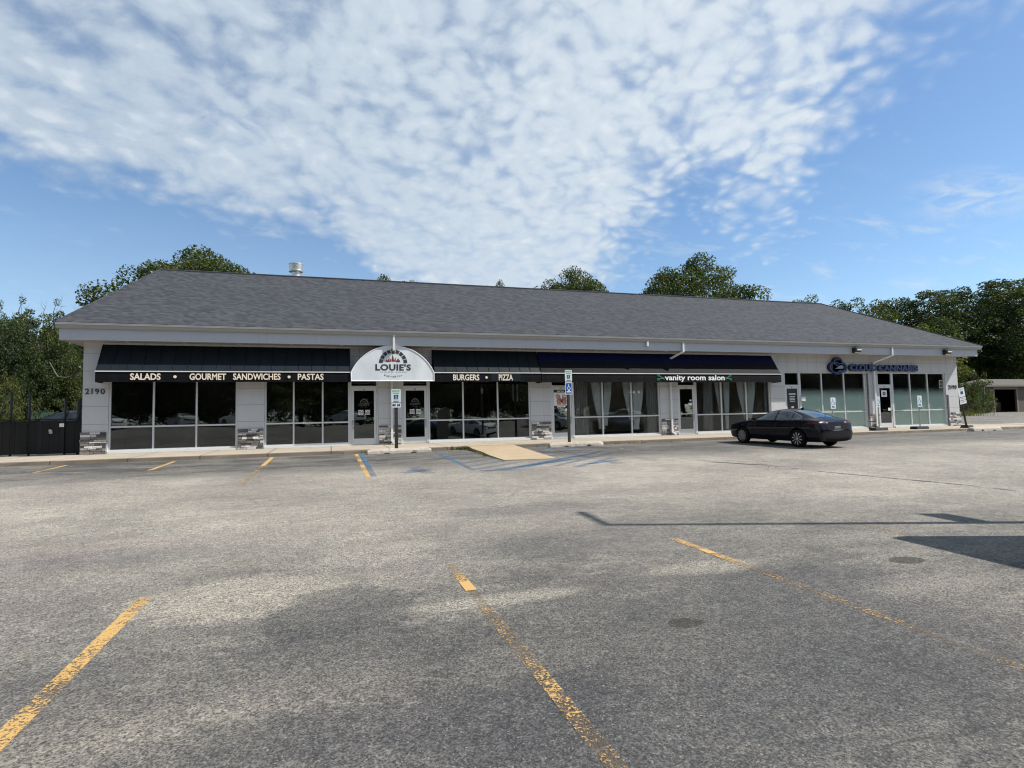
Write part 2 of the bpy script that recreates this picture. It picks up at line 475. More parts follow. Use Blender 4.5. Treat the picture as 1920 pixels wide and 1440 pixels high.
    c = t.mix(.4, c, t.mix(g, (.5, .5, .5), (1.5, 1.5, 1.5)), 'MULTIPLY')
    t.put(b.inputs['Base Color'], c); b.inputs['Roughness'].default_value = .9; b.inputs['Specular IOR Level'].default_value = .2
    t.put(b.inputs['Normal'], t.bump(t.m('ADD', t.m('MULTIPLY', rf, -.6), t.m('MULTIPLY', w2.outputs['Value'], .5)), .5, .02))
    M['shingle'] = m

    # ---- glass
    def glass(name, tint, gain=1.0, wob=.012):
        m = bpy.data.materials.new(name); m.use_nodes = True
        t = NT(m.node_tree); m.node_tree.nodes.clear()
        out = t.n('ShaderNodeOutputMaterial')
        nrm = t.bump(t.noise(t.pos(), .8, 2), wob, .2)
        fr = t.n('ShaderNodeFresnel'); fr.inputs['IOR'].default_value = 1.52; t.put(fr.inputs['Normal'], nrm)
        gl = t.n('ShaderNodeBsdfGlossy'); gl.inputs['Roughness'].default_value = 0.0; t.put(gl.inputs['Normal'], nrm)
        gl.inputs['Color'].default_value = (.9, .95, .95, 1)
        tr = t.n('ShaderNodeBsdfTransparent'); tr.inputs['Color'].default_value = (*tint, 1)
        mx = t.n('ShaderNodeMixShader')
        t.put(mx.inputs[0], t.m('MULTIPLY', fr.outputs[0], gain, clamp=True))
        t.L.new(tr.outputs[0], mx.inputs[1]); t.L.new(gl.outputs[0], mx.inputs[2]); t.L.new(mx.outputs[0], out.inputs[0])
        return m
    M['glass'] = glass('tinted shop glass', (.42, .44, .43), 3.0)
    M['glass_clear'] = glass('clear shop glass', (.95, .97, .96), 1.5)
    M['car_glass'] = glass('car glass', (.58, .62, .62), 2.0, 0)
    # frosted film, fading out towards its upper edge as a dot gradient
    m, t, b = mat('frosted privacy film')
    x, y, z = t.sep(t.pos())
    a = t.m('MULTIPLY', t.m('SUBTRACT', 1.0, t.step(z, 2.2, 2.8)), .93)
    t.put(b.inputs['Base Color'], t.mix(t.noise(t.pos(), 1.2, 3), (.72, .88, .80), (.80, .93, .86))); b.inputs['Roughness'].default_value = .7
    tr = t.n('ShaderNodeBsdfTransparent'); mx = t.n('ShaderNodeMixShader'); t.put(mx.inputs[0], a)
    t.L.new(tr.outputs[0], mx.inputs[1]); t.L.new(b.outputs[0], mx.inputs[2]); t.L.new(mx.outputs[0], m.node_tree.nodes['Material Output'].inputs[0])
    M['film'] = m
    # sheer curtain
    for key_, op_ in (('sheer', .95), ('sheer_faint', .30)):
      m, t, b = mat('sheer white curtain')
      t.put(b.inputs['Base Color'], (.93, .95, .93)); b.inputs['Roughness'].default_value = .9
      tr = t.n('ShaderNodeBsdfTransparent'); tl = t.n('ShaderNodeBsdfTranslucent'); tl.inputs[0].default_value = (.8, .84, .8, 1)
      m1 = t.n('ShaderNodeMixShader'); m1.inputs[0].default_value = .15; t.L.new(b.outputs[0], m1.inputs[1]); t.L.new(tl.outputs[0], m1.inputs[2])
      mx = t.n('ShaderNodeMixShader'); mx.inputs[0].default_value = op_; t.L.new(tr.outputs[0], mx.inputs[1]); t.L.new(m1.outputs[0], mx.inputs[2])
      t.L.new(mx.outputs[0], m.node_tree.nodes['Material Output'].inputs[0])
      M[key_] = m

    # ---- car paints
    def carpaint(name, col, rough=.25):
        m, t, b = mat(name)
        n = t.noise(t.obj(), 2.5, 4)
        t.put(b.inputs['Base Color'], t.mix(n, [q * .9 for q in col], [q * 1.1 for q in col]))
        b.inputs['Metallic'].default_value = 0.0; b.inputs['Roughness'].default_value = rough
        b.inputs['Coat Weight'].default_value = .55; b.inputs['Coat Roughness'].default_value = .015; b.inputs['Specular IOR Level'].default_value = .05
        return m
    M['car_dark'] = carpaint('dark plum navy paint', (.0035, .003, .0075))
    M['car_white'] = carpaint('white car paint', (.68, .68, .67))
    M['car_silver'] = carpaint('silver car paint', (.42, .43, .44))
    M['tyre'] = simple('tyre rubber', (.006, .006, .0065), .85, spec=.15)
    M['rim_bright'] = simple('machined rim', (.55, .55, .56), .3, metal=.7)
    M['rim_dark'] = simple('black rim', (.006, .006, .007), .5, spec=.2)
    M['car_trim'] = simple('black car plastic', (.008, .008, .009), .75, spec=.12)
    M['tail_red'] = simple('tail light red', (.085, .004, .008), .25, coat=.15, spec=.3)
    M['tail_clear'] = simple('tail light clear lens', (.6, .6, .62), .15, coat=.8)
    M['plate'] = simple('licence plate', (.16, .16, .13), .5, var=.3, scale=14)
    M['chrome'] = simple('bright trim', (.7, .7, .72), .2, metal=.9)

    # ---- wood, leaves, ground
    m, t, b = mat('dark fence wood')
    p = t.pos(); a = t.attr('tone'); n = t.noise(t.vm('MULTIPLY', p, (6, 6, .6)), 3, 5, .7)
    t.put(b.inputs['Base Color'], t.mix(t.m('MULTIPLY', t.m('ADD', n, a), .5), (.002, .002, .0022), (.013, .0125, .012))); b.inputs['Roughness'].default_value = .85
    M['fence'] = m
    m, t, b = mat('bark')
    p = t.obj(); n = t.noise(t.vm('MULTIPLY', p, (5, 5, 1)), 3, 5, .7)
    t.put(b.inputs['Base Color'], t.mix(n, (.045, .036, .028), (.16, .135, .11))); b.inputs['Roughness'].default_value = .95
    t.put(b.inputs['Normal'], t.bump(n, .8, .05))
    M['bark'] = m

    def leaf(name, c0, c1, c2):
        m, t, b = mat(name)
        a = t.attr('tone')
        cr = t.n('ShaderNodeValToRGB'); t.put(cr.inputs[0], a)
        e = cr.color_ramp.elements; e[0].color = (*c0, 1); e[1].color = (*c2, 1); k = e.new(.55); k.color = (*c1, 1)
        t.put(b.inputs['Base Color'], cr.outputs[0]); b.inputs['Roughness'].default_value = .6; b.inputs['Specular IOR Level'].default_value = .25
        tl = t.n('ShaderNodeBsdfTranslucent'); t.put(tl.inputs[0], t.mix(1.0, cr.outputs[0], (1.3, 1.5, .6), 'MULTIPLY'))
        mx = t.n('ShaderNodeMixShader'); mx.inputs[0].default_value = .28
        t.L.new(b.outputs[0], mx.inputs[1]); t.L.new(tl.outputs[0], mx.inputs[2]); t.L.new(mx.outputs[0], m.node_tree.nodes['Material Output'].inputs[0])
        return m
    M['leaf_oak'] = leaf('oak leaves', (.032, .046, .014), (.060, .077, .023), (.105, .118, .037))
    M['leaf_dark'] = leaf('dark leaves', (.019, .032, .012), (.036, .053, .018), (.068, .083, .028))
    M['leaf_yellow'] = leaf('yellowing leaves', (.05, .062, .014), (.085, .10, .022), (.16, .15, .03))
    m, t, b = mat('rough grass and soil')
    p = t.pos(); n = t.noise(p, .4, 4); g = t.noise(p, 12, 4, .7)
    c = t.mix(n, (.055, .062, .02), (.13, .12, .05)); c = t.mix(.6, c, t.mix(g, (.5, .5, .5), (1.5, 1.5, 1.5)), 'MULTIPLY')
    t.put(b.inputs['Base Color'], c); b.inputs['Roughness'].default_value = .95; t.put(b.inputs['Normal'], t.bump(g, .8, .1))
    M['grass'] = m
    M['blade'] = leaf('grass blades', (.05, .06, .02), (.10, .10, .03), (.19, .16, .06))
    M['siding'] = simple('tan metal siding', (.10, .075, .058), .7, var=.25, scale=1.5)
    M['shed_trim'] = simple('pale shed trim', (.20, .165, .135), .7)
    M['shed_roof'] = simple('shed shingle', (.075, .066, .058), .9, var=.2)
    M['mesh_green'] = simple('green fence fabric', (.06, .12, .10), .8)
    M['lamp_white'] = simple('floodlight lens', (.72, .72, .70), .3)
    return M


M = build_materials()


# ------------------------------------------------------------------ text
def text_pts(body, bold=.012, spacing=1.0):
    cu = bpy.data.curves.new('letters', 'FONT'); cu.body = body; cu.size = 1; cu.offset = bold; cu.resolution_u = 3
    cu.space_character = spacing
    o = bpy.data.objects.new('letters', cu); COL.objects.link(o)
    dg = bpy.context.evaluated_depsgraph_get()
    me = bpy.data.meshes.new_from_object(o.evaluated_get(dg))
    v = [tuple(q.co) for q in me.vertices]; f = [list(q.vertices) for q in me.polygons]
    COL.objects.unlink(o); bpy.data.objects.remove(o); bpy.data.curves.remove(cu); bpy.data.meshes.remove(me)
    return np.array(v), f


def text_on(mb, body, x0, x1, z0, z1, y, bold=.012, depth=.012, spacing=1.0):
    """lettering on a wall that faces -y, fitted to a box; front face at y, back at y+depth"""
    v, f = text_pts(body, bold, spacing)
    lo, hi = v.min(0), v.max(0)
    X = x0 + (v[:, 0] - lo[0]) / (hi[0] - lo[0]) * (x1 - x0)
    Z = z0 + (v[:, 1] - lo[1]) / (hi[1] - lo[1]) * (z1 - z0)
    mb.poly([(a, y, c) for a, c in zip(X, Z)], f, .5)
    if depth:
        cnt = {}
        for q in f:
            for i in range(len(q)):
                e = (q[i], q[(i + 1) % len(q)]); cnt[e] = cnt.get(e, 0) + 1
        ed = [e for e in cnt if (e[1], e[0]) not in cnt]
        o = len(mb.v)
        mb.poly([(a, y, c) for a, c in zip(X, Z)] + [(a, y + depth, c) for a, c in zip(X, Z)],
                [(b, a, a + len(X), b + len(X)) for a, b in ed], .5)
    return mb


def text_uv(mb, body, u0, u1, v0, v1, Y, **k):
    vm = (v0 + v1) / 2; um = (u0 + u1) / 2
    return text_on(mb, body, P(u0, vm, Y).x, P(u1, vm, Y).x, P(um, v1, Y).z, P(um, v0, Y).z, Y, **k)


def disc(mb, x, z, rx, rz, y, n=20, r0=0.0, a0=0, a1=360, d=.006):
    """flat disc or ring sector facing -y, with a thin edge"""
    k = max(3, int(n * (a1 - a0) / 360)); full = a1 - a0 >= 360
    outer = [(x + rx * math.cos(rad(a0 + (a1 - a0) * i / k)), z + rz * math.sin(rad(a0 + (a1 - a0) * i / k))) for i in range(k + 1)]
    inner = [(x + rx * r0 * math.cos(rad(a0 + (a1 - a0) * i / k)), z + rz * r0 * math.sin(rad(a0 + (a1 - a0) * i / k))) for i in range(k + 1)]
    for i in range(k):
        if r0 > 0: mb.prism_y([inner[i], outer[i], outer[i + 1], inner[i + 1]], y, y + d)
        else: mb.prism_y([(x, z), outer[i], outer[i + 1]], y, y + d)


def stroke(mb, pts, w, y, d=.006):
    for (x0, z0), (x1, z1) in zip(pts[:-1], pts[1:]):
        dx, dz = x1 - x0, z1 - z0; l = math.hypot(dx, dz) or 1e-6
        nx, nz = -dz / l * w / 2, dx / l * w / 2
        mb.prism_y([(x0 - nx, z0 - nz), (x1 - nx, z1 - nz), (x1 + nx, z1 + nz), (x0 + nx, z0 + nz)], y, y + d)


def isa(mb, x, z, s, y):
    """wheelchair symbol of height s centred at x,z"""
    disc(mb, x - .08 * s, z + .40 * s, .085 * s, .085 * s, y, 12)
    stroke(mb, [(x - .07 * s, z + .30 * s), (x - .04 * s, z - .02 * s), (x + .2 * s, z - .02 * s), (x + .3 * s, z - .36 * s), (x + .42 * s, z - .32 * s)], .085 * s, y)
    stroke(mb, [(x - .06 * s, z + .15 * s), (x + .16 * s, z + .15 * s)], .07 * s, y)
    disc(mb, x - .04 * s, z - .17 * s, .32 * s, .32 * s, y, 24, .76, 130, 370)


# ================================================================== GROUND
def sheet(name, xs, ys, dz, m, zf=gz):
    mb = MB()
    nx, ny = len(xs), len(ys)
    pts = [(x, y, zf(y) + dz) for y in ys for x in xs]
    fs = [(j * nx + i, j * nx + i + 1, (j + 1) * nx + i + 1, (j + 1) * nx + i) for j in range(ny - 1) for i in range(nx - 1)]
    mb.poly(pts, fs, .5)
    return mb.build(name, m)


struct(sheet('ground', [-700, -200, -60, 0, 60, 200, 700], [-700, -200, -60, -14.5, -4, 0, 10, YK, 30, 50, 79.45, 120, 300, 800], -.03, M['grass']))
lot = sheet('parking_lot', [-46, -20, 0, 20, 40, 95], [-34, -14.5, -4, 0, 5, 10, 15, YK + .3], 0, M['asphalt']); struct(lot)
struct(sheet('side_road', [34.6, 60, 95], [YK + .3, 30, 45, 58.5], 0, M['asphalt']))

# sidewalk slab with a kerb face
mb = MB()
x0, x1 = -26, 35.6
n = 60
rndk = [random.uniform(-.02, .02) for _ in range(n + 1)]
pts = []; fs = []
for i in range(n + 1):
    x = x0 + (x1 - x0) * i / n
    pts += [(x, 24.5, SW + .01), (x, YK + .05, SW - .025)]
fs = [(2 * i + 1, 2 * i + 3, 2 * i + 2, 2 * i) for i in range(n)]
mb.poly(pts, fs, .5)
mb.poly([(x1, 24.5, SW + .01), (x1, 24.5, .3), (x1, YK + .05, .3), (x1, YK + .05, SW - .025)], [(3, 2, 1, 0)], .5)
struct(mb.build('sidewalk', M['sidewalk']))
mb = MB()
pts = []
n = 160
for i in range(n + 1):
    x = x0 + (x1 - x0) * i / n
    r = random.uniform(-.012, .012); c = random.random() < .12
    pts += [(x, YK + .05, SW - .0252), (x, YK + (.012 if c else 0), SW - .04 - (.02 if c else 0)), (x, YK - .02 + r * .5, .50 + (.012 if c else 0)), (x, YK - .03 + r * .5, .40)]
fs = []
for i in range(n):
    for k in range(3):
        a = 4 * i + k
        fs.append((a + 1, a + 5, a + 4, a))
mb.poly(pts, fs, .5)
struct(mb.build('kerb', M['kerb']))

# concrete ramp from the sidewalk down to the lot
a, b_, c, d = P(871, 838, YK + .45), P(957, 834, YK + .45), G(1044, 860.5), G(942, 864)
za = SW - .015
mb = MB()
A = Vector((a.x, YK + .45, za)); B = Vector((b_.x, YK + .45, za)); C_ = Vector((c.x, c.y, c.z + .02)); D_ = Vector((d.x, d.y, d.z + .02))
lowv = lambda p: Vector((p.x, p.y, gz(p.y) - .08))
nseg = 8
L_ = [A.lerp(D_, i / nseg) for i in range(nseg + 1)]; R_ = [B.lerp(C_, i / nseg) for i in range(nseg + 1)]
for i in range(nseg + 1):      # broken, weedy left edge
    L_[i] = L_[i] + Vector((random.uniform(-.04, .05), 0, 0))
pts = L_ + R_ + [lowv(p) for p in L_] + [lowv(p) for p in R_]
k = nseg + 1
fs = []
for i in range(nseg):
    fs += [(i, i + 1, k + i + 1, k + i), (i, 2 * k + i, 2 * k + i + 1, i + 1), (k + i, k + i + 1, 3 * k + i + 1, 3 * k + i)]
fs.append((nseg, 2 * k + nseg, 3 * k + nseg, k + nseg))
mb.poly(pts, fs, .5)
struct(mb.build('concrete_ramp', M['ramp'], fix=True))


# ---------------------------------------------------------------- painted markings (flat sheets following the slope)
def stripe(mb, a, b, wa, wb=None, tone0=.5, tone1=.5, n=14, tones=None):
    wb = wb or wa
    d = Vector((b.x - a.x, b.y - a.y, 0)).normalized(); nrm = Vector((-d.y, d.x, 0))
    pts = []; fs = []; ts = []
    for i in range(n + 1):
        t = i / n; p = a.lerp(b, t); w = wa + (wb - wa) * t
        for s in (-.5, .5):
            q = p + nrm * w * s; pts.append((q.x, q.y, gz(q.y) + .004))
    o = len(mb.v)
    mb.v += pts
    for i in range(n):
        mb.f.append([o + 2 * i, o + 2 * i + 2, o + 2 * i + 3, o + 2 * i + 1])
        t = (i + .5) / n
        mb.tone.append(tones(t) if tones else tone0 + (tone1 - tone0) * t)


def marking(name, m, label, lines, group=None):
    mb = MB()
    for l in lines: stripe(mb, *l[:2], **l[2])
    o = mb.build(name, m)
    return struct(o)


W = .105
g = 'bay lines'
marking('bay_line', M['yellow_paint'], '', [(G(272, 1122), G(-60, 1448), dict(wa=W, tones=lambda t: (.80 - .14 * t) if t > .12 else .5))])
marking('bay_line', M['yellow_paint'], '', [(G(843, 1058), G(1170, 1455), dict(wa=.095, n=40, tones=lambda t: .98 if .17 < t < .245 else (.50 if t < .17 else .43)))])
marking('bay_line', M['yellow_paint'], '', [(G(1262, 1010), G(1940, 1262), dict(wa=.095, n=40, tones=lambda t: .95 if .14 < t < .2 else (.60 if t < .14 else .57 - .24 * t)))])
marking('bay_line', M['yellow_paint'], '', [(G(1588, 977), G(1720, 1006), dict(wa=.08, tone0=.5, tone1=.32))])
marking('bay_line', M['yellow_paint'], '', [(G(125, 872.5), G(45, 891), dict(wa=W, tone0=.95, tone1=.45))])
marking('bay_line', M['yellow_paint'], '', [(G(327, 865.5), G(281, 882), dict(wa=.11, tone0=.95, tone1=.8)), (G(281, 882), G(180, 920), dict(wa=.1, tone0=.35, tone1=.18))])
marking('bay_line', M['yellow_paint'], '', [(G(511, 857.5), G(455, 907), dict(wa=.11, tones=lambda t: .95 if t < .4 else .45))])
marking('bay_line', M['yellow_paint'], '', [(G(668, 851.5), G(691, 895), dict(wa=.11, tones=lambda t: .8 if (t * 3.7) % 1 < .6 else .55))])
marking('accessible_bay_line', M['blue_paint'], '', [(G(677, 851), G(701, 894), dict(wa=.14, tone0=.86, tone1=.62))])
marking('accessible_bay_line', M['blue_paint'], '', [(G(819, 848.5), G(889, 882), dict(wa=.15, tone0=.82, tone1=.72))])
marking('accessible_bay_line', M['blue_paint'], '', [(G(1010, 837.5), G(1036, 842.5), dict(wa=.13, tone0=.9, tone1=.7)), (G(1036, 842.5), G(1150, 868), dict(wa=.13, tone0=.45, tone1=.3))])
hat = []
for (u0, v0, u1, v1, to) in [(835, 856, 928, 846, .32), (866, 869, 942, 857, .35), (893, 880, 978, 866, .45), (940, 882, 1068, 861.5, .55), (968, 876, 1098, 852, .62),
                              (870, 876, 960, 862, .35), (910, 884, 1110, 856, .4), (1000, 872, 1130, 846, .45), (1040, 874, 1145, 850, .4), (1060, 842, 1090, 838, .35), (985, 852, 1060, 846, .3), (1080, 876, 1150, 858, .50), (1105, 870, 1160, 862, .55), (900, 883, 1000, 881, .3), (1000, 848, 1110, 843, .42), (1090, 856, 1125, 846, .4)]:
    hat.append((G(u0, v0), G(u1, v1), dict(wa=.20, tone0=to + .22, tone1=to + .16)))
marking('access_aisle_hatching', M['blue_paint'], '', hat)
sym = []
for (u0, v0, u1, v1, to) in [(757, 887, 812, 879, .5), (765, 881, 800, 884, .55), (775, 876, 806, 888, .4)]:
    sym.append((G(u0, v0), G(u1, v1), dict(wa=.3, tone0=to + .08, tone1=to)))
marking('accessible_bay_emblem', M['blue_paint'], '', sym)
marking('accessible_bay_emblem', M['blue_paint'], '', [(G(1190, 858), G(1235, 864), dict(wa=.45, tone0=.36, tone1=.3)), (G(1140, 864), G(1162, 870), dict(wa=.4, tone0=.4, tone1=.36))])
marking('bay_line', M['pale_paint'], '', [(G(1138, 837), G(1280, 858), dict(wa=.09, tone0=.6, tone1=.5))])
marking('bay_line', M['pale_paint'], '', [(G(1245, 831), G(1290, 836), dict(wa=.1, tone0=.55, tone1=.3))])
marking('bay_line', M['yellow_paint'], '', [(G(1322, 826), G(1365, 832), dict(wa=.1, tone0=.5, tone1=.35))])
mb = MB()
pts = [(1278, 859), (1340, 866.5), (1440, 872.5), (1530, 883), (1640, 894), (1760, 905), (1850, 914), (1935, 924)]
gp = [G(*q) for q in pts]
fine = []
for i in range(len(gp) - 1):
    for k in range(6):
        q = gp[i].lerp(gp[i + 1], k / 6); fine.append(q + Vector((random.uniform(-.03, .03), random.uniform(-.05, .05), 0)))
for i in range(len(fine) - 1):
    w = random.uniform(.07, .13)
    a, c = fine[i], fine[i + 1]
    mb.poly([(a.x, a.y - w, gz(a.y - w) + .004), (c.x, c.y - w, gz(c.y - w) + .004), (c.x, c.y + w, gz(c.y + w) + .004), (a.x, a.y + w, gz(a.y + w) + .004)], [(0, 1, 2, 3)])
struct(mb.build('pavement_crack', M['tar']))

# ================================================================== BUILDING
BO = (12.5, 22.5, SW)
bld = thing('shop_building', 'long white single-storey shop row with grey hip roof and dark glass storefronts', 'building', BO)


def part(mb, name, m, parent=bld, **k): return mb.build(name, m, parent, BO, **k)


HEAD = 3.56; SOF = 4.42
piers = [(153.3, 202), (444.5, 495.8), (709.5, 754), (995.6, 1034), (1239, 1272), (1447, 1474), (1626.5, 1649), (1776, 1799)]
piers = [(FX(a), FX(b)) for a, b in piers]
XL, XR = piers[0][0], piers[-1][1]
BACK = 33.4
mb = MB()
for a, b in piers: mb.box(a, b, D, D + .22, SW - .1, HEAD)
mb.box(XL, XR, D, D + .22, HEAD, 4.95)
mb.box(XL, XL + .22, D + .22, BACK, SW - .1, 4.95); mb.box(XR - .22, XR, D + .22, BACK, SW - .1, 4.95); mb.box(XL, XR, BACK, BACK + .2, SW - .1, 4.95)
part(mb, 'wall', M['wall'])
# stone bases
for i, (a, b) in enumerate(piers):
    mb = MB(); zt = 1.385
    ex = (.03 if i == 0 else -.02, .03 if i == 7 else -.03)
    mb.box(a - ex[0] + .015, b + ex[1] - .015, D - .018, D - .002, SW - .02, zt - .02, tone=0.02)
    z = SW
    while z < zt - .02:
        h = min(random.choice([.045, .055, .065, .075, .09]), zt - z)
        if zt - z - h < .04: h = zt - z
        x = a - ex[0] - random.uniform(0, .05); xe = b + ex[1]
        while x < xe - .01:
            w = random.uniform(.10, .36)
            q = min(x + w, xe)
            if xe - q < .09: q = xe
            mb.box(max(x, a - ex[0]) + .006, q - .006, D - .03 - random.uniform(0, .022), D - .018, z + .005, z + h - .005, tone=random.random() ** .72)
            x = q
        if i in (0, 7):      # return on the outer side
            y = D - .03
            while y < D + 1.2:
                w = random.uniform(.15, .45)
                if i == 0: mb.box(a - .03 - random.uniform(0, .02), a - .003, y + .006, y + w - .006, z + .005, z + h - .005)
                else: mb.box(b + .003, b + .03 + random.uniform(0, .02), y + .006, y + w - .006, z + .005, z + h - .005)
                y += w
        z += h
    part(mb, 'stone_base', M['stone'])
# house numbers
for u0, u1, v0, v1 in [(159.2, 196.5, 729, 739), (1778.5, 1794, 722, 728.8)]:
    for ch, f0, f1 in (('2', 0, .21), ('1', .325, .375), ('9', .50, .71), ('0', .78, 1)):
        mb = MB(); text_uv(mb, ch, u0 + (u1 - u0) * f0, u0 + (u1 - u0) * f1, v0, v1, D - .025, bold=(.004 if u0 < 1000 else -.004), depth=.02)
        part(mb, 'house_number', M['letter_black'])

# roof
EY, EZ, RY, RZ = 21.66, 4.97, 28.0, 8.36
exl, exr, rxl, rxr, BY = -8.42, 33.90, -7.11, 29.6, 34.34
mb = MB()
t = .10
A, B, C_, D2 = (exl, EY, EZ), (exr, EY, EZ), (exr, BY, EZ), (exl, BY, EZ)
R0, R1 = (rxl, RY, RZ), (rxr, RY, RZ)
mb.poly([A, B, R1, R0], [(0, 1, 2, 3)]); mb.poly([C_, D2, R0, R1], [(0, 1, 2, 3)]); mb.poly([D2, A, R0], [(0, 1, 2)]); mb.poly([B, C_, R1], [(0, 1, 2)])
lw = lambda p: (p[0], p[1], p[2] - .035)
for p, q in ((A, B), (B, C_), (C_, D2), (D2, A)): mb.poly([lw(p), lw(q), q, p], [(0, 1, 2, 3)])
mb.poly([lw(A), lw(B), lw(C_), lw(D2)], [(3, 2, 1, 0)])
roof = part(mb, 'roof', M['shingle'], fix=True)
mb = MB(); up = Vector((0, 0, .012))
mb.tube([Vector(R0) + up, Vector(R1) + up], .05, 6)
for p, q in ((A, R0), (B, R1), (D2, R0), (C_, R1)): mb.tube([Vector(p) + up * .5, Vector(q) + up], .032, 6)
part(mb, 'ridge_cap', M['shingle'], roof)
# fascia, soffit, gutter
mb = MB()
mb.box(exl + .05, exr - .22, 21.80, 21.84, SOF - .01, 4.925)
mb.box(exl + .05, exl + .09, 21.84, BY - .05, SOF - .01, 4.925)
mb.box(exr - .26, exr - .22, 21.84, BY - .05, 4.80, 4.925)
part(mb, 'fascia', M['fascia'])
mb = MB()
mb.box(exl + .09, XR + .02, 21.84, D, SOF, SOF + .03); mb.box(exl + .09, XL, D, BY - .05, SOF, SOF + .03)
part(mb, 'soffit', M['soffit'])
for k in range(13):       # recessed can lights under the eaves over the left-hand shop
    mb = MB(); mb.lathe([(.085, 0), (.1, -.012)], (-6.6 + k * 1.75, 22.16, SOF - .003), n=14)
    part(mb, 'soffit_light', M['lamp_white'])
mb = MB()
mb.prism_x([(21.80, 4.93), (21.80, 4.775), (21.735, 4.775), (21.70, 4.80), (21.685, 4.88), (21.655, 4.895), (21.655, 4.93)], exl - .02, exr - .02)
mb.prism_x([(21.668, 4.931), (21.65, 4.931), (21.65, 4.95), (21.668, 4.95)], exl - .02, exr - .02)
part(mb, 'gutter', M['gutter'])


# downspouts: rectangular pipe along a path
def pipe(path, w=.085, d=.065):
    mb = MB()
    for i in range(len(path) - 1):
        a, b = Vector(path[i]), Vector(path[i + 1]); dr = (b - a).normalized()
        sx = Vector((1, 0, 0)) if abs(dr.x) < .9 else Vector((0, 0, 1))
        if abs(dr.x) > .2 and abs(dr.x) < .9: sx = Vector((dr.z, 0, -dr.x)).normalized()
        sx = (sx - dr * sx.dot(dr)).normalized(); sy = dr.cross(sx)
        e = .02
        a2, b2 = a - dr * e, b + dr * e
        q = [a2 - sx * w / 2 - sy * d / 2, a2 + sx * w / 2 - sy * d / 2, a2 + sx * w / 2 + sy * d / 2, a2 - sx * w / 2 + sy * d / 2]
        mb.hexa(q + [p + (b2 - a2) for p in q])
    return mb


def downspout(u_top, u_low, v_bend, v_wall, foot=True):
    xt = P(u_top, 640, 21.75).x; xl = FX(u_low)
    z1 = P(u_top, v_bend, 21.75).z; z2 = P(u_low, v_wall, D - .08).z
    path = [(xt, 21.745, 4.79), (xt, 21.745, z1), (xl, D - .09, z2), (xl, D - .09, .80)]
    if foot: path.append((xl + .09, D - .24, .685))
    part(pipe(path), 'downspout', M['white_metal'], fix=True)


downspout(738.5, 734.5, 655, 668)
downspout(1280.5, 1257.5, 659, 673)
downspout(1671.5, 1640, 666, 680)
x = P(1213.5, 640, 21.75).x
mb = pipe([(x, 21.73, 4.79), (x, 21.73, 4.60)]); mb.tube([(x, 21.77, 4.6), (x - .08, 21.78, 4.5), (x - .3, 21.785, 4.42)], .008, 5)
part(mb, 'downspout', M['white_metal'])

# interior shell
mb = MB(); mb.box(XL + .22, XR - .22, D + .23, 30.6, SW - .06, SW + .005); part(mb, 'interior_floor', M['slab'])
mb = MB(); mb.box(XL + .22, XR - .22, 30.6, 30.7, SW, 4.0)
for u in (746, 1015, 1460, 1638):
    xx = FX(u); mb.box(xx - .06, xx + .06, D + .23, 30.6, SW + .005, 3.7)
part(mb, 'interior_wall', M['cabinet'])
mb = MB(); mb.box(XL + .22, XR - .22, D + .23, 30.6, 3.7, 3.75); part(mb, 'interior_ceiling', M['ceiling'])

FY = D + .05       # front of frames
FT = .055


def window(u0, u1, mulls, film=False, mid=True, clear=False, spandrel=None):
    x0, x1 = FX(u0) + .004, FX(u1) - .004
    zb, zt = SW + .075, HEAD - .004
    mb = MB()
    ym = FY + .10
    mb.box(x0, x0 + FT, FY, ym, zb, zt); mb.box(x1 - FT, x1, FY, ym, zb, zt)
    mb.box(x0 + FT, x1 - FT, FY + .001, ym, zt - FT, zt); mb.box(x0 + FT, x1 - FT, FY + .001, ym, zb, zb + FT)
    xs = [x0] + [FX(m) for m in mulls] + [x1]
    for m in xs[1:-1]: mb.box(m - FT / 2, m + FT / 2, FY + .002, ym, zb + FT, zt - FT)
    for k in range(len(xs) - 1):
        a = xs[k] + (FT if k == 0 else FT / 2); b = xs[k + 1] - (FT if k == len(xs) - 2 else FT / 2)
        mb.box(a, b, FY + .004, ym - .001, 1.52, 1.575)
    w = part(mb, 'window', M['frame'])
    mb = MB()
    rr = random.Random(int(u0))
    for k in range(len(xs) - 1):      # every pane sits a hair out of true, so reflections break at the mullions
        for za, zc in ((zb + FT, 1.52), (1.575, zt - FT)):
            e = [rr.uniform(-.002, .002) for _ in range(3)]
            a, b = xs[k] + .01, xs[k + 1] - .01
            mb.poly([(a, FY + .05 + e[0], za - .02), (b, FY + .05 + e[1], za - .02), (b, FY + .05 + e[1] + e[2], zc + .02), (a, FY + .05 + e[0] + e[2], zc + .02)], [(0, 1, 2, 3)])
    part(mb, 'pane', M['glass_clear'] if clear else M['glass'], w)
    mb = MB(); mb.box(x0 - .003, x1 + .003, D - .012, ym, SW, zb - .002); part(mb, 'sill', M['white_metal'], w)
    if film:
        mb = MB(); mb.box(x0 + .05, x1 - .05, FY + .058, FY + .062, zb + .05, 2.9); part(mb, 'privacy_film', M['film'], w)
    return w, xs


window(202, 444.5, (286.5, 367.5))
window(495.8, 656, (550.4, 605))
window(804, 995.6, (869.4, 934.6))
window(1075.8, 1239, (1131.7, 1186), clear=True)
window(1306.7, 1447, (1355, 1402), clear=True)
window(1503.5, 1626.5, (1545, 1587), film=True, clear=True)
wg, xg = window(1677.5, 1776, (1711, 1744), film=True, clear=True)
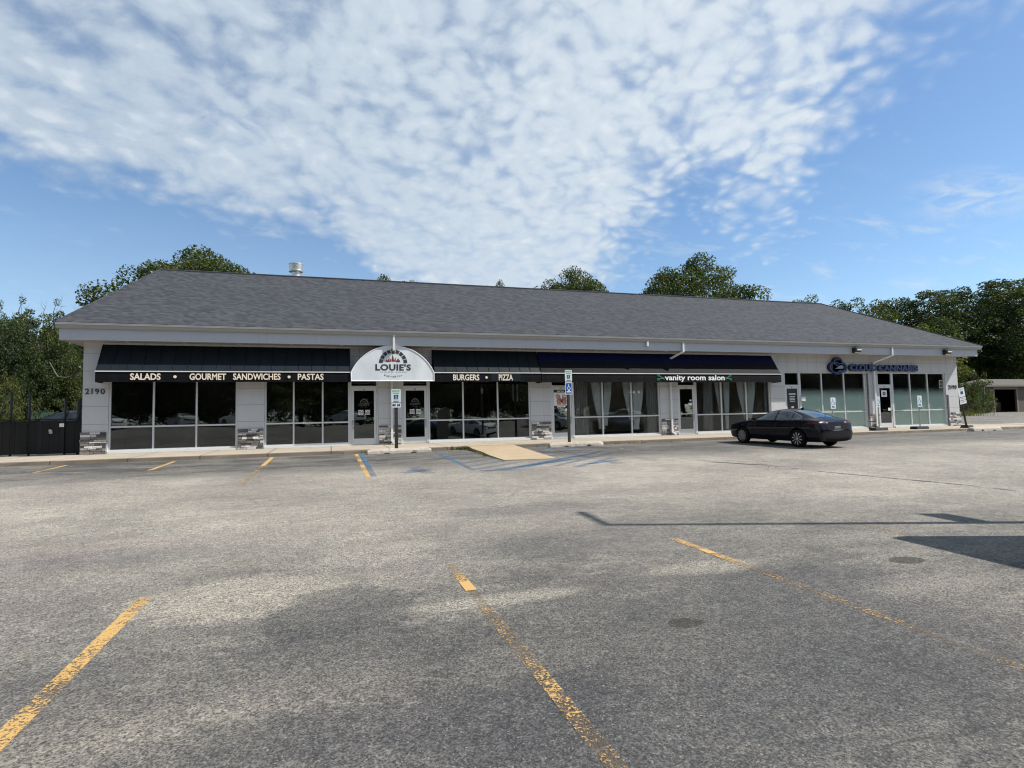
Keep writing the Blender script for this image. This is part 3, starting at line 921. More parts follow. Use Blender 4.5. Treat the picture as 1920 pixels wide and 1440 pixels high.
# small gold notice in the last pane
mb = MB(); p0, p1 = P(1760.5, 713, FY + .04), P(1767, 727.5, FY + .04)
mb.box(p0.x, p1.x, FY + .038, FY + .043, p1.z, p0.z); part(mb, 'notice', M['letter_cream'], wg)
mb = MB(); mb.box(p0.x + .025, p1.x - .025, FY + .032, FY + .036, p1.z + .03, (p0.z + p1.z) / 2 - .01); mb.box(p0.x + .025, p1.x - .025, FY + .032, FY + .036, (p0.z + p1.z) / 2 + .01, p0.z - .03); part(mb, 'notice_panel', M['black'], wg)


def bars(mb, x0, x1, z0, z1, y, rows, seed=1, gap=.5):
    r = random.Random(seed); h = (z1 - z0) / rows
    for i in range(rows):
        z = z1 - i * h
        a = x0 + (x1 - x0) * r.uniform(0, .08)
        while a < x1 - .02:
            w = r.uniform(.03, .075); b = min(a + w, x1)
            mb.box(a, b, y, y + .002, z - h * (1 - gap), z); a = b + .012


def door(u0, u1, letter, hinge='right', bar=None, style=None, solid=False):
    x0, x1 = FX(u0) + .004, FX(u1) - .004
    zd = 2.85; zt = HEAD - .004
    mb = MB(); ym = FY + .10; jm = .06
    mb.box(x0, x0 + jm, FY, ym, SW, zt); mb.box(x1 - jm, x1, FY, ym, SW, zt)
    mb.box(x0 + jm, x1 - jm, FY + .001, ym, zd, zd + .075); mb.box(x0 + jm, x1 - jm, FY + .001, ym, zt - .05, zt)
    mb.box(x0 + jm, x1 - jm, FY + .001, ym, SW, SW + .02)
    d = part(mb, 'door_frame', M['frame'])
    lx0, lx1 = x0 + jm + .006, x1 - jm - .006
    ly = FY + .015; st = .085
    mb = MB(); zb = SW + .03; gb = zb + .23; gt = zd - .11
    mb.box(lx0, lx0 + st, ly, ly + .045, zb, zd - .006); mb.box(lx1 - st, lx1, ly, ly + .045, zb, zd - .006)
    mb.box(lx0 + st, lx1 - st, ly + .001, ly + .045, zb, gb); mb.box(lx0 + st, lx1 - st, ly + .001, ly + .045, gt, zd - .006)
    if bar: mb.box(lx0 + st, lx1 - st, ly - .02, ly + .02, bar - .02, bar + .02)
    for zh in (1.0, 1.75, 2.55):
        hx = lx1 if hinge == 'right' else lx0
        mb.box(hx - .015, hx + .015, ly - .02, ly - .001, zh - .06, zh + .06)
    leafo = part(mb, 'door', M['frame'])
    mb = MB(); mb.box(lx0 + st - .01, lx1 - st + .01, ly + .018, ly + .024, gb - .01, gt + .01)
    part(mb, 'glass', M['glass'], leafo)
    mb = MB(); mb.box(x0 + jm - .01, x1 - jm + .01, FY + .05, FY + .056, zd + .07, zt - .04); part(mb, 'transom_pane', M['glass'], d)
    hx = lx0 + .045 if hinge == 'right' else lx1 - .045
    mb = MB()
    mb.box(hx - .025, hx + .025, ly - .006, ly, 1.25, 1.62)
    mb.tube([(hx, ly - .005, 1.28), (hx, ly - .05, 1.28), (hx, ly - .05, 1.56), (hx, ly - .005, 1.56)], .013, 8)
    mb.lathe([(.022, 0), (.022, -.02)], (hx, ly, 1.75), 'y', 12)
    part(mb, 'handle', M['handle'], leafo)
    mb = MB(); xc = (lx0 + lx1) / 2
    text_on(mb, letter, xc - .028, xc + .028, zd - .085, zd - .02, ly - .004, bold=.03, depth=.004); part(mb, 'door_letter', M['letter_black'], leafo)
    return leafo, lx0 + st, lx1 - st, gb, gt, ly


def logo(mb, x, z, s, y, flame=None, dy=.004):
    """arched oven of nine stones, scale s = half width"""
    for k in range(9):
        a0 = 180 - k * 20 - 1.5; a1 = 180 - (k + 1) * 20 + 1.5
        if k == 4: r0, r1 = .68, 1.06
        else: r0, r1 = .74, 1.0
        disc(mb, x, z, s * r1, s * r1, y, 60, r0 / r1, a1, a0, dy)


def flames(mb, x, z, s, y, dy=.004):
    for cx, w, h, lean in [(-.50, .07, .20, .05), (-.36, .075, .34, .09), (-.20, .06, .26, .03), (-.02, .085, .56, -.03), (.13, .06, .34, .05), (.28, .07, .30, .12), (.46, .075, .22, -.08)]:
        mb.prism_y([(x + (cx - w) * s, z + .02 * s), (x + (cx + w) * s, z + .02 * s), (x + (cx + w * .7 + lean * .3) * s, z + h * .45 * s), (x + (cx + lean) * s, z + h * s), (x + (cx - w * .8 + lean * .2) * s, z + h * .4 * s)], y, y + dy)
    mb.prism_y([(x - .56 * s, z + .03 * s), (x - .46 * s, z - .03 * s), (x - .2 * s, z + .0 * s), (x - .18 * s, z + .05 * s)], y + .0005, y + dy)
    mb.prism_y([(x + .2 * s, z + .05 * s), (x + .22 * s, z - .02 * s), (x + .46 * s, z - .03 * s), (x + .55 * s, z + .04 * s)], y + .0005, y + dy)


for (u0, u1, l, hg, br) in [(656, 709.5, 'A', 'right', None), (754, 804, 'B', 'left', 1.62)]:
    lf, a, b, gb, gt, ly = door(u0, u1, l, hg, br)
    mb = MB(); xc = (a + b) / 2
    logo(mb, xc, 2.28, .15, ly + .012, dy=.003); flames(mb, xc, 2.30, .13, ly + .012, .003)
    text_on(mb, "LOUIE'S", xc - .2, xc + .2, 2.17, 2.26, ly + .012, bold=.02, depth=.002)
    text_on(mb, 'BAR + GRILL', xc - .12, xc + .12, 2.10, 2.13, ly + .012, bold=.0, depth=.002)
    part(mb, 'etched_logo', M['decal_grey'], lf)
    mb = MB(); bars(mb, xc - .22, xc - .02, 1.80, 2.0, ly + .012, 4, 3, .35); part(mb, 'opening_hours', M['paper'], lf)
    mb = MB(); bars(mb, xc + .03, xc + .22, 1.80, 2.0, ly + .012, 4, 5, .35); part(mb, 'opening_hours', M['paper'], lf)
# door C with poster
lf, a, b, gb, gt, ly = door(1034, 1075.8, 'C', 'left')
mb = MB(); y = ly + .010
mb.box(a + .01, b - .01, y, y + .003, 2.06, gt - .12); part(mb, 'poster', M['paper'], lf)
mb = MB(); mb.box(a + .01, b - .01, y - .002, y + .001, gt - .115, gt - .005); part(mb, 'poster_band', M['black'], lf); mb = MB(); mb.box(a + .01, b - .01, y - .002, y + .001, 1.96, 2.055); part(mb, 'poster_band', M['black'], lf)
mb = MB(); xc = (a + b) / 2
w_ = (b - a)
for s, off in ((1, -.10), (-1, .10)):      # the pair of hands pictured on the poster
    hx = xc + off * w_ * 1.6
    mb.prism_y([(hx - .09, 2.10), (hx + .09, 2.10), (hx + .12, 2.28), (hx + .08, 2.36), (hx - .08, 2.36), (hx - .12, 2.28)], y - .003, y - .0005)
    for q in range(4): stroke(mb, [(hx - .08 + q * .052, 2.33), (hx - .10 + q * .052 - s * .05, 2.52 + (.03 if q in (1, 2) else 0))], .04, y - .003, .002)
    stroke(mb, [(hx + s * .11, 2.2), (hx + s * .16, 2.34)], .04, y - .003, .002)
part(mb, 'poster_picture', M['skin'], lf)
mb = MB(); text_on(mb, 'Nail Tech', xc - .20, xc + .12, gt - .095, gt - .03, y - .006, bold=.02, depth=.002); bars(mb, xc - .22, xc + .2, 1.98, 2.035, y - .006, 1, 8, .1)
disc(mb, xc + .16, 2.5, .075, .06, y - .006, 18, .55, 0, 360, .002); mb.box(b - .22, b - .03, y - .003, y, 1.82, 1.93)
part(mb, 'poster_writing', M['letter_white'], lf)
# door D
lf, a, b, gb, gt, ly = door(1272, 1306.7, 'D', 'left', 1.6)
mb = MB(); y = ly + .012
bars(mb, a + .25, a + .45, 1.88, 2.05, y, 3, 4, .4); part(mb, 'opening_hours', M['paper'], lf)
for q in ((b - .22, b - .03, 1.98, 2.1), (b - .16, b - .05, 2.18, 2.25)):
    mb = MB(); mb.box(q[0], q[1], y, y + .003, q[2], q[3]); part(mb, 'door_notice', M['paper'], lf)
# door E, dark leaf with white writing
lf, a, b, gb, gt, ly = door(1474, 1503.5, 'E', 'left')
mb = MB(); mb.box(a, b, ly + .008, ly + .012, gb, gt); part(mb, 'dark_panel', M['black'], lf)
mb = MB(); y = ly + .004
bars(mb, a + .12, b - .12, 2.42, 2.5, y, 1, 9, .2); bars(mb, a + .16, b - .16, 2.05, 2.36, y, 4, 11, .55); bars(mb, a + .25, b - .25, 1.78, 1.86, y, 1, 12, .2)
part(mb, 'opening_hours', M['paper'], lf)
# door F with square notice
lf, a, b, gb, gt, ly = door(1649, 1677.5, 'F', 'left')
mb = MB(); mb.box(a, b, ly + .026, ly + .030, gb, gt); part(mb, 'dark_panel', M['black'], lf)
mb = MB(); y = ly + .010; xc = (a + b) / 2
mb.box(xc - .24, xc + .14, y, y + .003, 2.28, 2.62); part(mb, 'door_notice', M['paper'], lf); mb = MB(); mb.box(b - .2, b - .02, y, y + .003, 1.55, 1.70); part(mb, 'door_notice', M['paper'], lf)
mb = MB(); xc -= .05
disc(mb, xc, 2.45, .11, .10, y - .003, 20); part(mb, 'notice_emblem', M['sign_navy'], lf)
mb = MB(); mb.prism_y([(xc - .05, 2.42), (xc + .05, 2.42), (xc + .05, 2.46), (xc, 2.51), (xc - .05, 2.46)], y - .006, y - .004); part(mb, 'notice_house', M['sign_light_blue'], lf)
# small white doorbell box and conduit between door E and its window
mb = MB(); x = FX(1507); mb.box(x - .12, x + .12, FY - .09, FY - .002, 2.12, 2.32); part(mb, 'intercom_box', M['white_metal'])
mb = MB(); x = FX(1628.6); mb.box(x - .03, x + .03, D - .06, D - .002, SW, 3.5); part(mb, 'corner_trim', M['frame_dark'])
mb = MB(); x = FX(1777.6); mb.box(x - .05, x + .05, D - .05, D - .002, SW, 2.35); part(mb, 'corner_trim', M['frame_dark'])


# ================================================================== AWNINGS
AY = 21.88
zt_ = P(193, 646, D).z
SOFZ = 4.40


def awning(name, label, uL, uR, vf, vb, zwall, mats, seams=True, ends=(True, True), split=None):
    xa = P(uL, vf[0], AY).x; xb = P(uR, vf[1], AY).x
    zf = (P(uL, vf[0], AY).z + P(uR, vf[1], AY).z) / 2; zb = (P(uL, vb[0], AY).z + P(uR, vb[1], AY).z) / 2
    loc = ((xa + xb) / 2, D, zb)
    th = thing(name, label, 'awning', loc, group='cloth awnings over the shop fronts')
    dirv = Vector((0, AY - D, zf - zwall)).normalized(); nv = Vector((0, dirv.z, -dirv.y)) * -1
    if nv.z < 0: nv = -nv
    n = max(2, int((xb - xa) / .43))
    def slope(t0, t1, lift=0.0, seed=1):
        mb = MB(); r = random.Random(seed)
        m = n if seams else 40
        pts = []; K = 4
        for i in range(m + 1):
            x = xa + (xb - xa) * i / m
            for k in range(K + 1):
                t = t0 + (t1 - t0) * k / K
                sag = .012 * math.sin(math.pi * (k / K)) * r.uniform(.3, 1.2)
                p = Vector((x, D - .004 + (AY - D + .004) * t, zwall + (zf - zwall) * t)) - nv * sag + nv * lift
                pts.append(p)
        fs = [(i * (K + 1) + k, i * (K + 1) + k + 1, (i + 1) * (K + 1) + k + 1, (i + 1) * (K + 1) + k) for i in range(m) for k in range(K)]
        mb.poly(pts, fs, .5)
        if seams:
            for i in range(m + 1):
                x = min(max(xa + (xb - xa) * i / m, xa + .012), xb - .012)
                p0 = Vector((x, D - .004, zwall)); p1 = Vector((x, AY, zf))
                mb.tube([p0.lerp(p1, t0) + nv * .006, p0.lerp(p1, t1) + nv * .006], .011, 5)
        return mb
    if split:
        slope(0, split).build('canopy_band', mats[2], th, loc); slope(split, 1).build('canopy', mats[0], th, loc)
    else:
        slope(0, 1).build('canopy', mats[0], th, loc)
    for x in (xa, xb):
        mb = MB(); mb.prism_x([(D - .004, zwall), (D - .004, zb), (AY + .03, zb), (AY + .03, zf - .03)], x - .008, x + .008); mb.build('end_panel', mats[1], th, loc)
    mb = MB()
    r = random.Random(5); m = 60; pts = []
    for i in range(m + 1):
        x = xa + (xb - xa) * i / m; w = r.uniform(-.003, .003)
        pts += [(x, AY, zf - .02), (x, AY - .004 + w, (zf + zb) / 2), (x, AY + w, zb + r.uniform(-.004, .004))]
    mb.poly(pts, [(3 * i + k, 3 * i + k + 1, 3 * i + k + 4, 3 * i + k + 3) for i in range(m) for k in range(2)], .5)
    val = mb.build('valance', mats[1], th, loc)
    mb = MB(); mb.box(xa - .01, xb + .01, AY - .022, AY + .004, zf - .028, zf + .006); mb.build('trim_strip', M['white_metal'], th, loc)
    return th, val, loc


LY = AY - .018
aw1, v1_, l1 = awning('shop_awning', 'long black ribbed awning reading SALADS, GOURMET SANDWICHES, PASTAS', 178.5, 656.5, (695.2, 697.5), (717.2, 715.5), zt_, (M['canopy_black'], M['canopy_dark']))
for s, u0, u1, a, b in [('SALADS', 243.7, 300.9, 700.0, 712.4), ('GOURMET', 355.2, 423.8, 700.2, 712.4), ('SANDWICHES', 436.9, 526, 700.3, 712.2), ('PASTAS', 558.3, 606.7, 700.7, 712.4)]:
    mb = MB(); text_uv(mb, s, u0, u1, a, b, LY, bold=.022, depth=.01); mb.build('lettering', M['letter_cream'], v1_, l1)
for u, v in ((328, 706.4), (542, 706.7)):
    p = P(u, v, LY); mb = MB(); disc(mb, p.x, p.z, .05, .05, LY, 16, d=.01); mb.build('bullet', M['letter_cream'], v1_, l1)
aw2, v2_, l2 = awning('shop_awning', 'short black ribbed awning reading BURGERS and PIZZA', 815, 1014.6, (697.8, 699.2), (715.6, 716.6), zt_, (M['canopy_black'], M['canopy_dark']))
for s, u0, u1 in (('BURGERS', 849.6, 898.8), ('PIZZA', 935.2, 961.7)):
    mb = MB(); text_uv(mb, s, u0, u1, 702, 713.2, LY, bold=.022, depth=.01); mb.build('lettering', M['letter_cream'], v2_, l2)
p = P(912.3, 707.7, LY); mb = MB(); disc(mb, p.x, p.z, .05, .05, LY, 16, d=.01); mb.build('bullet', M['letter_cream'], v2_, l2)
mb = MB(); a, b = P(921, 701, AY), P(976, 714.5, AY); mb.box(a.x, b.x, AY - .012, AY - .008, b.z, a.z); mb.build('patch', M['canopy_black'], v2_, l2)
aw3, v3_, l3 = awning('shop_awning', 'plain black and navy awning reading vanity room salon between green scissors', 1016.5, 1464.3, (699.5, 701), (716.8, 716.8), P(1444, 667, D).z, (M['canopy_dark'], M['canopy_dark'], M['canopy_navy']), seams=False, split=.46)
mb = MB(); text_uv(mb, 'vanity room salon', 1246.8, 1358.8, 702.8, 716.2, LY, bold=.018, depth=.01); mb.build('lettering', M['letter_white'], v3_, l3)
for u0, u1, sgn in ((1233, 1246, 1), (1360.5, 1371.5, -1)):
    a = P(u0, 708.7, LY); b = P(u1, 708.7, LY); w = b.x - a.x
    X_ = lambda t: a.x + w * (t if sgn > 0 else 1 - t)
    zc = a.z
    mb = MB()
    stroke(mb, [(X_(.25), zc + .10), (X_(1), zc - .06)], .03, LY); stroke(mb, [(X_(.22), zc - .05), (X_(1), zc + .01)], .03, LY + .001)
    disc(mb, X_(.16), zc + .12, .055, .05, LY + .002, 14, .55); disc(mb, X_(.13), zc - .06, .055, .05, LY + .002, 14, .55)
    mb.build('scissors', M['letter_green'], v3_, l3)

# arched white awning
ay = AY - .03
xa, xb = P(658.3, 705, ay).x, P(813.8, 705, ay).x; zb = (P(658, 714, ay).z + P(813.8, 714.4, ay).z) / 2
zs = (P(658, 698, ay).z + P(813.8, 698.5, ay).z) / 2; ztp = P(738, 648.3, ay).z
loc = ((xa + xb) / 2, D, zb); hw = (xb - xa) / 2; rise = ztp - zs; R = (hw * hw + rise * rise) / (2 * rise); xc = (xa + xb) / 2
arch = [(xb, zs)]
a_ = math.asin(hw / R)
outl = [(xa, zb), (xb, zb)] + [(xc + R * math.sin(a_ * (1 - 2 * i / 40)), ztp - R + R * math.cos(a_ * (1 - 2 * i / 40))) for i in range(41)]
th = thing('arched_awning', "white arched awning with oven emblem reading LOUIE'S over the paired doors", 'awning', loc, group='cloth awnings over the shop fronts')
mb = MB(); mb.prism_y(outl, ay, ay + .012); face = mb.build('front_panel', M['arch_white'], th, loc)
mb = MB(); nn = len(outl); pts = [(x, ay + .012, z) for x, z in outl] + [(x, D - .003, z) for x, z in outl]
mb.poly(pts, [(i, i + nn, (i + 1) % nn + nn, (i + 1) % nn) for i in range(1, nn)], .5); mb.build('canopy', M['reveal'], th, loc)
mb = MB()
ol = outl[1:] + outl[:1]
mb.tube([(x, ay - .004, z) for x, z in ol] + [(ol[0][0], ay - .004, ol[0][1])], .014, 6); mb.build('piping', M['letter_white'], th, loc)
ty = ay - .006
zc = P(737.4, 681.2, ty).z; xm = P(737.4, 681, ty).x; s = (P(764, 681, ty).x - P(711, 681, ty).x) / 2
mb = MB(); logo(mb, xm, zc, s, ty); mb.build('oven_emblem', M['sign_black'], face, loc)
mb = MB(); flames(mb, xm, P(737, 678.2, ty).z, s * .95, ty); mb.build('flame_emblem', M['flame'], face, loc)
mb = MB(); text_uv(mb, "LOUIE'S", 704, 770.4, 682.4, 694.8, ty, bold=.035, depth=.004, spacing=1.08)
# arc of small letters: BAR + GRILL
word = 'BAR+GRILL'; r0 = s * .86; cz = P(737, 695, ty).z + .28
for i, ch in enumerate(word):
    th_ = (i - 4) * .105; px = xm + 1.5 * math.sin(th_) * s * 1.0; pz = P(737, 707.6, ty).z + (1 - math.cos(th_)) * s * 1.25
    v, f = text_pts(ch, .03); lo, hi = v.min(0), v.max(0); k = .075
    q = [((p[0] - (lo[0] + hi[0]) / 2) * k * 1.1, (p[1] - lo[1] if ch != '+' else p[1] - lo[1] + .1) * k * 1.05) for p in v]
    ca, sa = math.cos(th_), math.sin(th_)
    mb.poly([(px + a * ca - b * sa, ty, pz + a * sa + b * ca) for a, b in q], f, .5)
mb.build('lettering', M['sign_black'], face, loc)
mb = MB(); text_uv(mb, 'WOOD FIRED', 713.5, 762.5, 696.2, 698.6, ty, bold=.0, depth=.003, spacing=1.5); mb.build('faint_lettering', M['letter_grey'], face, loc)

# ================================================================== WALL SIGN AND LAMPS
cy = D - .16
loc = (P(1640, 696, D).x, D, P(1640, 696, D).z)
th = thing('wall_sign', 'blue channel-letter sign reading CLOUD CANNABIS beside a cloud emblem', 'sign', loc)


def halo_text(body, u0, u1, v0, v1, face, pad):
    mb = MB(); text_uv(mb, body, u0, u1, v0, v1, cy, bold=.022, depth=.03); mb.build('letter_faces', face, th, loc)
    mb = MB(); text_uv(mb, body, u0 - pad, u1 + pad, v0 - pad * .6, v1 + pad * .6, cy + .012, bold=.075, depth=.12); mb.build('letter_backs', M['cloud_blue'], th, loc)


halo_text('CLOUD', 1594.2, 1643.6, 683.4, 695.2, M['cloud_face'], 1.3)
halo_text('CANNABIS', 1647.5, 1720.5, 685.2, 695.6, M['cloud_face'], 1.2)
c = P(1572, 686.4, cy)
mb = MB()
k = .047
Q = lambda dx, dv: (P(1572 + dx, 686, cy).x, P(1572, 686.4 + dv, cy).z)
for dx, dv, rr in ((0, -7.5, .25), (-7.5, 2, .27), (7, 2.5, .28), (-1, 6.5, .26), (1, 0, .3)):
    x, z = Q(dx, dv); disc(mb, x, z, rr * 1.25, rr, cy + .012, 24, d=.13)
mb.build('cloud_back', M['cloud_blue'], th, loc)
mb = MB()
x, z = Q(-4.5, 2.5); disc(mb, x, z, .40, .28, cy - .004, 30, .84, 60, 330, .012)
x, z = Q(0, -5.5); disc(mb, x, z, .30, .24, cy - .005, 30, .82, -20, 200, .012)
x, z = Q(6, 3.2); disc(mb, x, z, .36, .25, cy - .006, 30, .82, -110, 130, .012)
a, b = Q(-9, 10.2), Q(14, 9.4); mb.box(Q(0, 0)[0], b[0], cy - .007, cy + .005, b[1] - .02, b[1] + .03)
stroke(mb, [Q(-6, -5), Q(1, 2)], .06, cy - .008, .012)
mb.build('cloud_outline', M['cloud_face'], th, loc)
mb = MB(); a, b = Q(-7, 4), Q(8, 0)
mb.prism_y([(a[0], a[1] - .03), (b[0], a[1] - .02), (b[0] + .05, b[1]), (b[0] - .1, b[1] + .05), (a[0] + .35, b[1] + .03), (a[0] + .2, b[1] - .06)], cy - .012, cy); mb.build('cloud_pale_shape', M['cloud_pale'], th, loc)  # pale shape lying across the face of the cloud emblem

for u, v, lab in ((1603, 657.2, 'black floodlight on the fascia above the blue emblem sign'), (1772, 660.8, 'black floodlight on the fascia near the right end of the roof')):
    p = P(u, v, 21.8); th = thing('floodlight', lab, 'floodlight', (p.x, 21.8, p.z), group='floodlights on the fascia')
    mb = MB()
    x, z = p.x, p.z
    mb.prism_x([(21.797, z + .13), (21.797, z - .13), (21.70, z - .13), (21.58, z - .04), (21.58, z + .13)], x - .2, x + .2)
    mb.build('housing', M['black'], th, (x, 21.8, z), bevel=.01)
    mb = MB()
    mb.hexa([Vector(q) for q in [(x - .13, 21.70, z - .135), (x + .19, 21.70, z - .135), (x + .19, 21.69, z - .12), (x - .13, 21.69, z - .12), (x - .1, 21.565, z - .01), (x + .19, 21.565, z - .01), (x + .19, 21.562, z + .06), (x - .1, 21.562, z + .06)]])
    mb.build('lens', M['lamp_white'], th, (x, 21.8, z), fix=True)

# rooftop exhaust fan just behind the ridge
fy = 28.75; pb = P(555, 517, fy); pt = P(555, 493, fy)
rr = (P(568.8, 500, fy).x - P(541, 500, fy).x) / 2; zr = 8.36 - .536 * (fy - 28) - .05
th = thing('exhaust_fan', 'round silver exhaust fan standing behind the roof ridge', 'roof vent', (pb.x, fy, zr))
H = pt.z - zr; h0 = pb.z - zr
mb = MB()
mb.box(pb.x - rr * .72, pb.x + rr * .72, fy - rr * .72, fy + rr * .72, zr, zr + h0 * .75); mb.build('curb_box', M['galv'], th, (pb.x, fy, zr))
mb = MB(); e = H - h0
mb.lathe([(rr * .66, h0 * .75), (rr * .62, h0 + e * .05), (rr * .64, h0 + e * .22), (rr * .95, h0 + e * .28), (rr * .98, h0 + e * .36), (rr * .86, h0 + e * .42), (rr * .88, h0 + e * .5), (rr * .97, h0 + e * .84), (rr * 1.0, h0 + e * .86), (rr * .99, h0 + e * .9)], (pb.x, fy, zr), n=36); mb.build('bowl', M['galv'], th, (pb.x, fy, zr), smooth=False)
mb = MB(); mb.lathe([(rr * .96, h0 + e * .9), (rr * .8, h0 + e * .94), (rr * .3, h0 + e), (.02, h0 + e * 1.0)], (pb.x, fy, zr), n=36); mb.build('lid', M['frame_dark'], th, (pb.x, fy, zr))

# ================================================================== CURTAINS AND LAMPS IN THE SALON
CY = D + .225


def curtain(label, t0, t1, b0, b1, vt, vb, folds=7, group='sheer curtains in the salon windows'):
    """sheer drape, top edge between photo columns t0..t1, gathered to b0..b1 at its lower end"""
    X0, X1, Y0, Y1 = P(t0, 740, CY).x, P(t1, 740, CY).x, P(b0, 780, CY).x, P(b1, 780, CY).x
    zt2, zb2 = 3.5, P((b0 + b1) / 2, vb, CY).z
    mb = MB(); nx, nz = folds * 6, 16; r = random.Random(int(t0 * 7)); ph = r.uniform(0, 6)
    pts = []
    for j in range(nz + 1):
        t = j / nz; q = t ** 1.6
        xa, xb = X0 + (Y0 - X0) * q, X1 + (Y1 - X1) * q
        if t > .9 and (t1 - t0) > (b1 - b0) * 1.5:
            f = (t - .9) / .1 * .25; w = xb - xa; xa -= w * f; xb += w * f
        for i in range(nx + 1):
            s = i / nx
            pts.append((xa + (xb - xa) * s, CY + (.045 if 1 else 0) * math.sin(s * folds * 6.28 + ph + .6 * t) * (1 - .5 * q), zt2 + (zb2 - zt2) * t))
    mb.poly(pts, [(j * (nx + 1) + i, j * (nx + 1) + i + 1, (j + 1) * (nx + 1) + i + 1, (j + 1) * (nx + 1) + i) for j in range(nz) for i in range(nx)], .5)
    o = mb.build('curtain', M['sheer_faint' if 'straight' in label else 'sheer'], None, ((X0 + X1) / 2, CY, SW), smooth=True); o.location = ((X0 + X1) / 2, CY, SW)
    tag(o, label, 'curtain', group)


curtain('straight sheer curtain behind the glass right beside the poster door', 1078, 1101, 1078, 1104, 715, 816)
curtain('sheer tied curtain sweeping right onto the first mullion right of the poster door', 1108, 1131, 1125, 1133, 715, 804)
curtain('sheer tied curtain hanging just right of the first mullion past the poster door', 1133, 1148, 1131, 1137, 715, 798)
curtain('sheer tied curtain sweeping right under three small pendant lamps', 1165.5, 1185, 1181, 1187, 715, 788)
curtain('sheer tied curtain with a trailing hem right of the pendant lamps', 1187, 1209, 1188, 1196, 715, 805)
curtain('faint straight curtain left of the stone pier with the downspout', 1212, 1234, 1214, 1230, 715, 812, 5)
curtain('straight sheer curtain in the pane right of the downspout door', 1318, 1335, 1318, 1336, 715, 806)
curtain('sheer tied curtain ending at the first mullion right of the downspout door', 1339, 1354, 1350, 1355, 715, 772, 5)
curtain('narrow sheer curtain tapering down right of that first mullion', 1357, 1368, 1361, 1365, 715, 805, 5)
curtain('sheer tied curtain sweeping right above the bonnet of the dark car', 1379, 1400, 1396, 1401, 715, 786)
curtain('bright sheer tied curtain directly above the windscreen of the dark car', 1402, 1418, 1403, 1409, 715, 784)
curtain('straight sheer curtain at the right end of the salon glass', 1433, 1446, 1434, 1446, 715, 800, 5)
for i, (u, lab) in enumerate(((1180.5, 'small lit pendant lamp, left of three above a tied curtain'), (1188.5, 'small lit pendant lamp, middle of three above a tied curtain'), (1198, 'small lit pendant lamp, right of three above a tied curtain'))):
    p = P(u, 735.5, 24.6)
    th = thing('pendant_lamp', lab, 'lamp', (p.x, p.y, 3.7), group='pendant lamps in the salon')
    mb = MB(); mb.tube([(p.x, p.y, 3.7), (p.x, p.y, p.z + .07)], .008, 5); mb.build('cord', M['black'], th, (p.x, p.y, 3.7))
    mb = MB(); mb.lathe([(.01, .07), (.04, .05), (.055, 0), (.04, -.045), (.01, -.06)], (p.x, p.y, p.z), n=12)
    if 'bulb' not in M:
        m, t, b = mat('lit bulb'); b.inputs['Emission Color'].default_value = (1, .8, .55, 1); b.inputs['Emission Strength'].default_value = 2.5; M['bulb'] = m
    mb.build('bulb', M['bulb'], th, (p.x, p.y, 3.7), smooth=True)

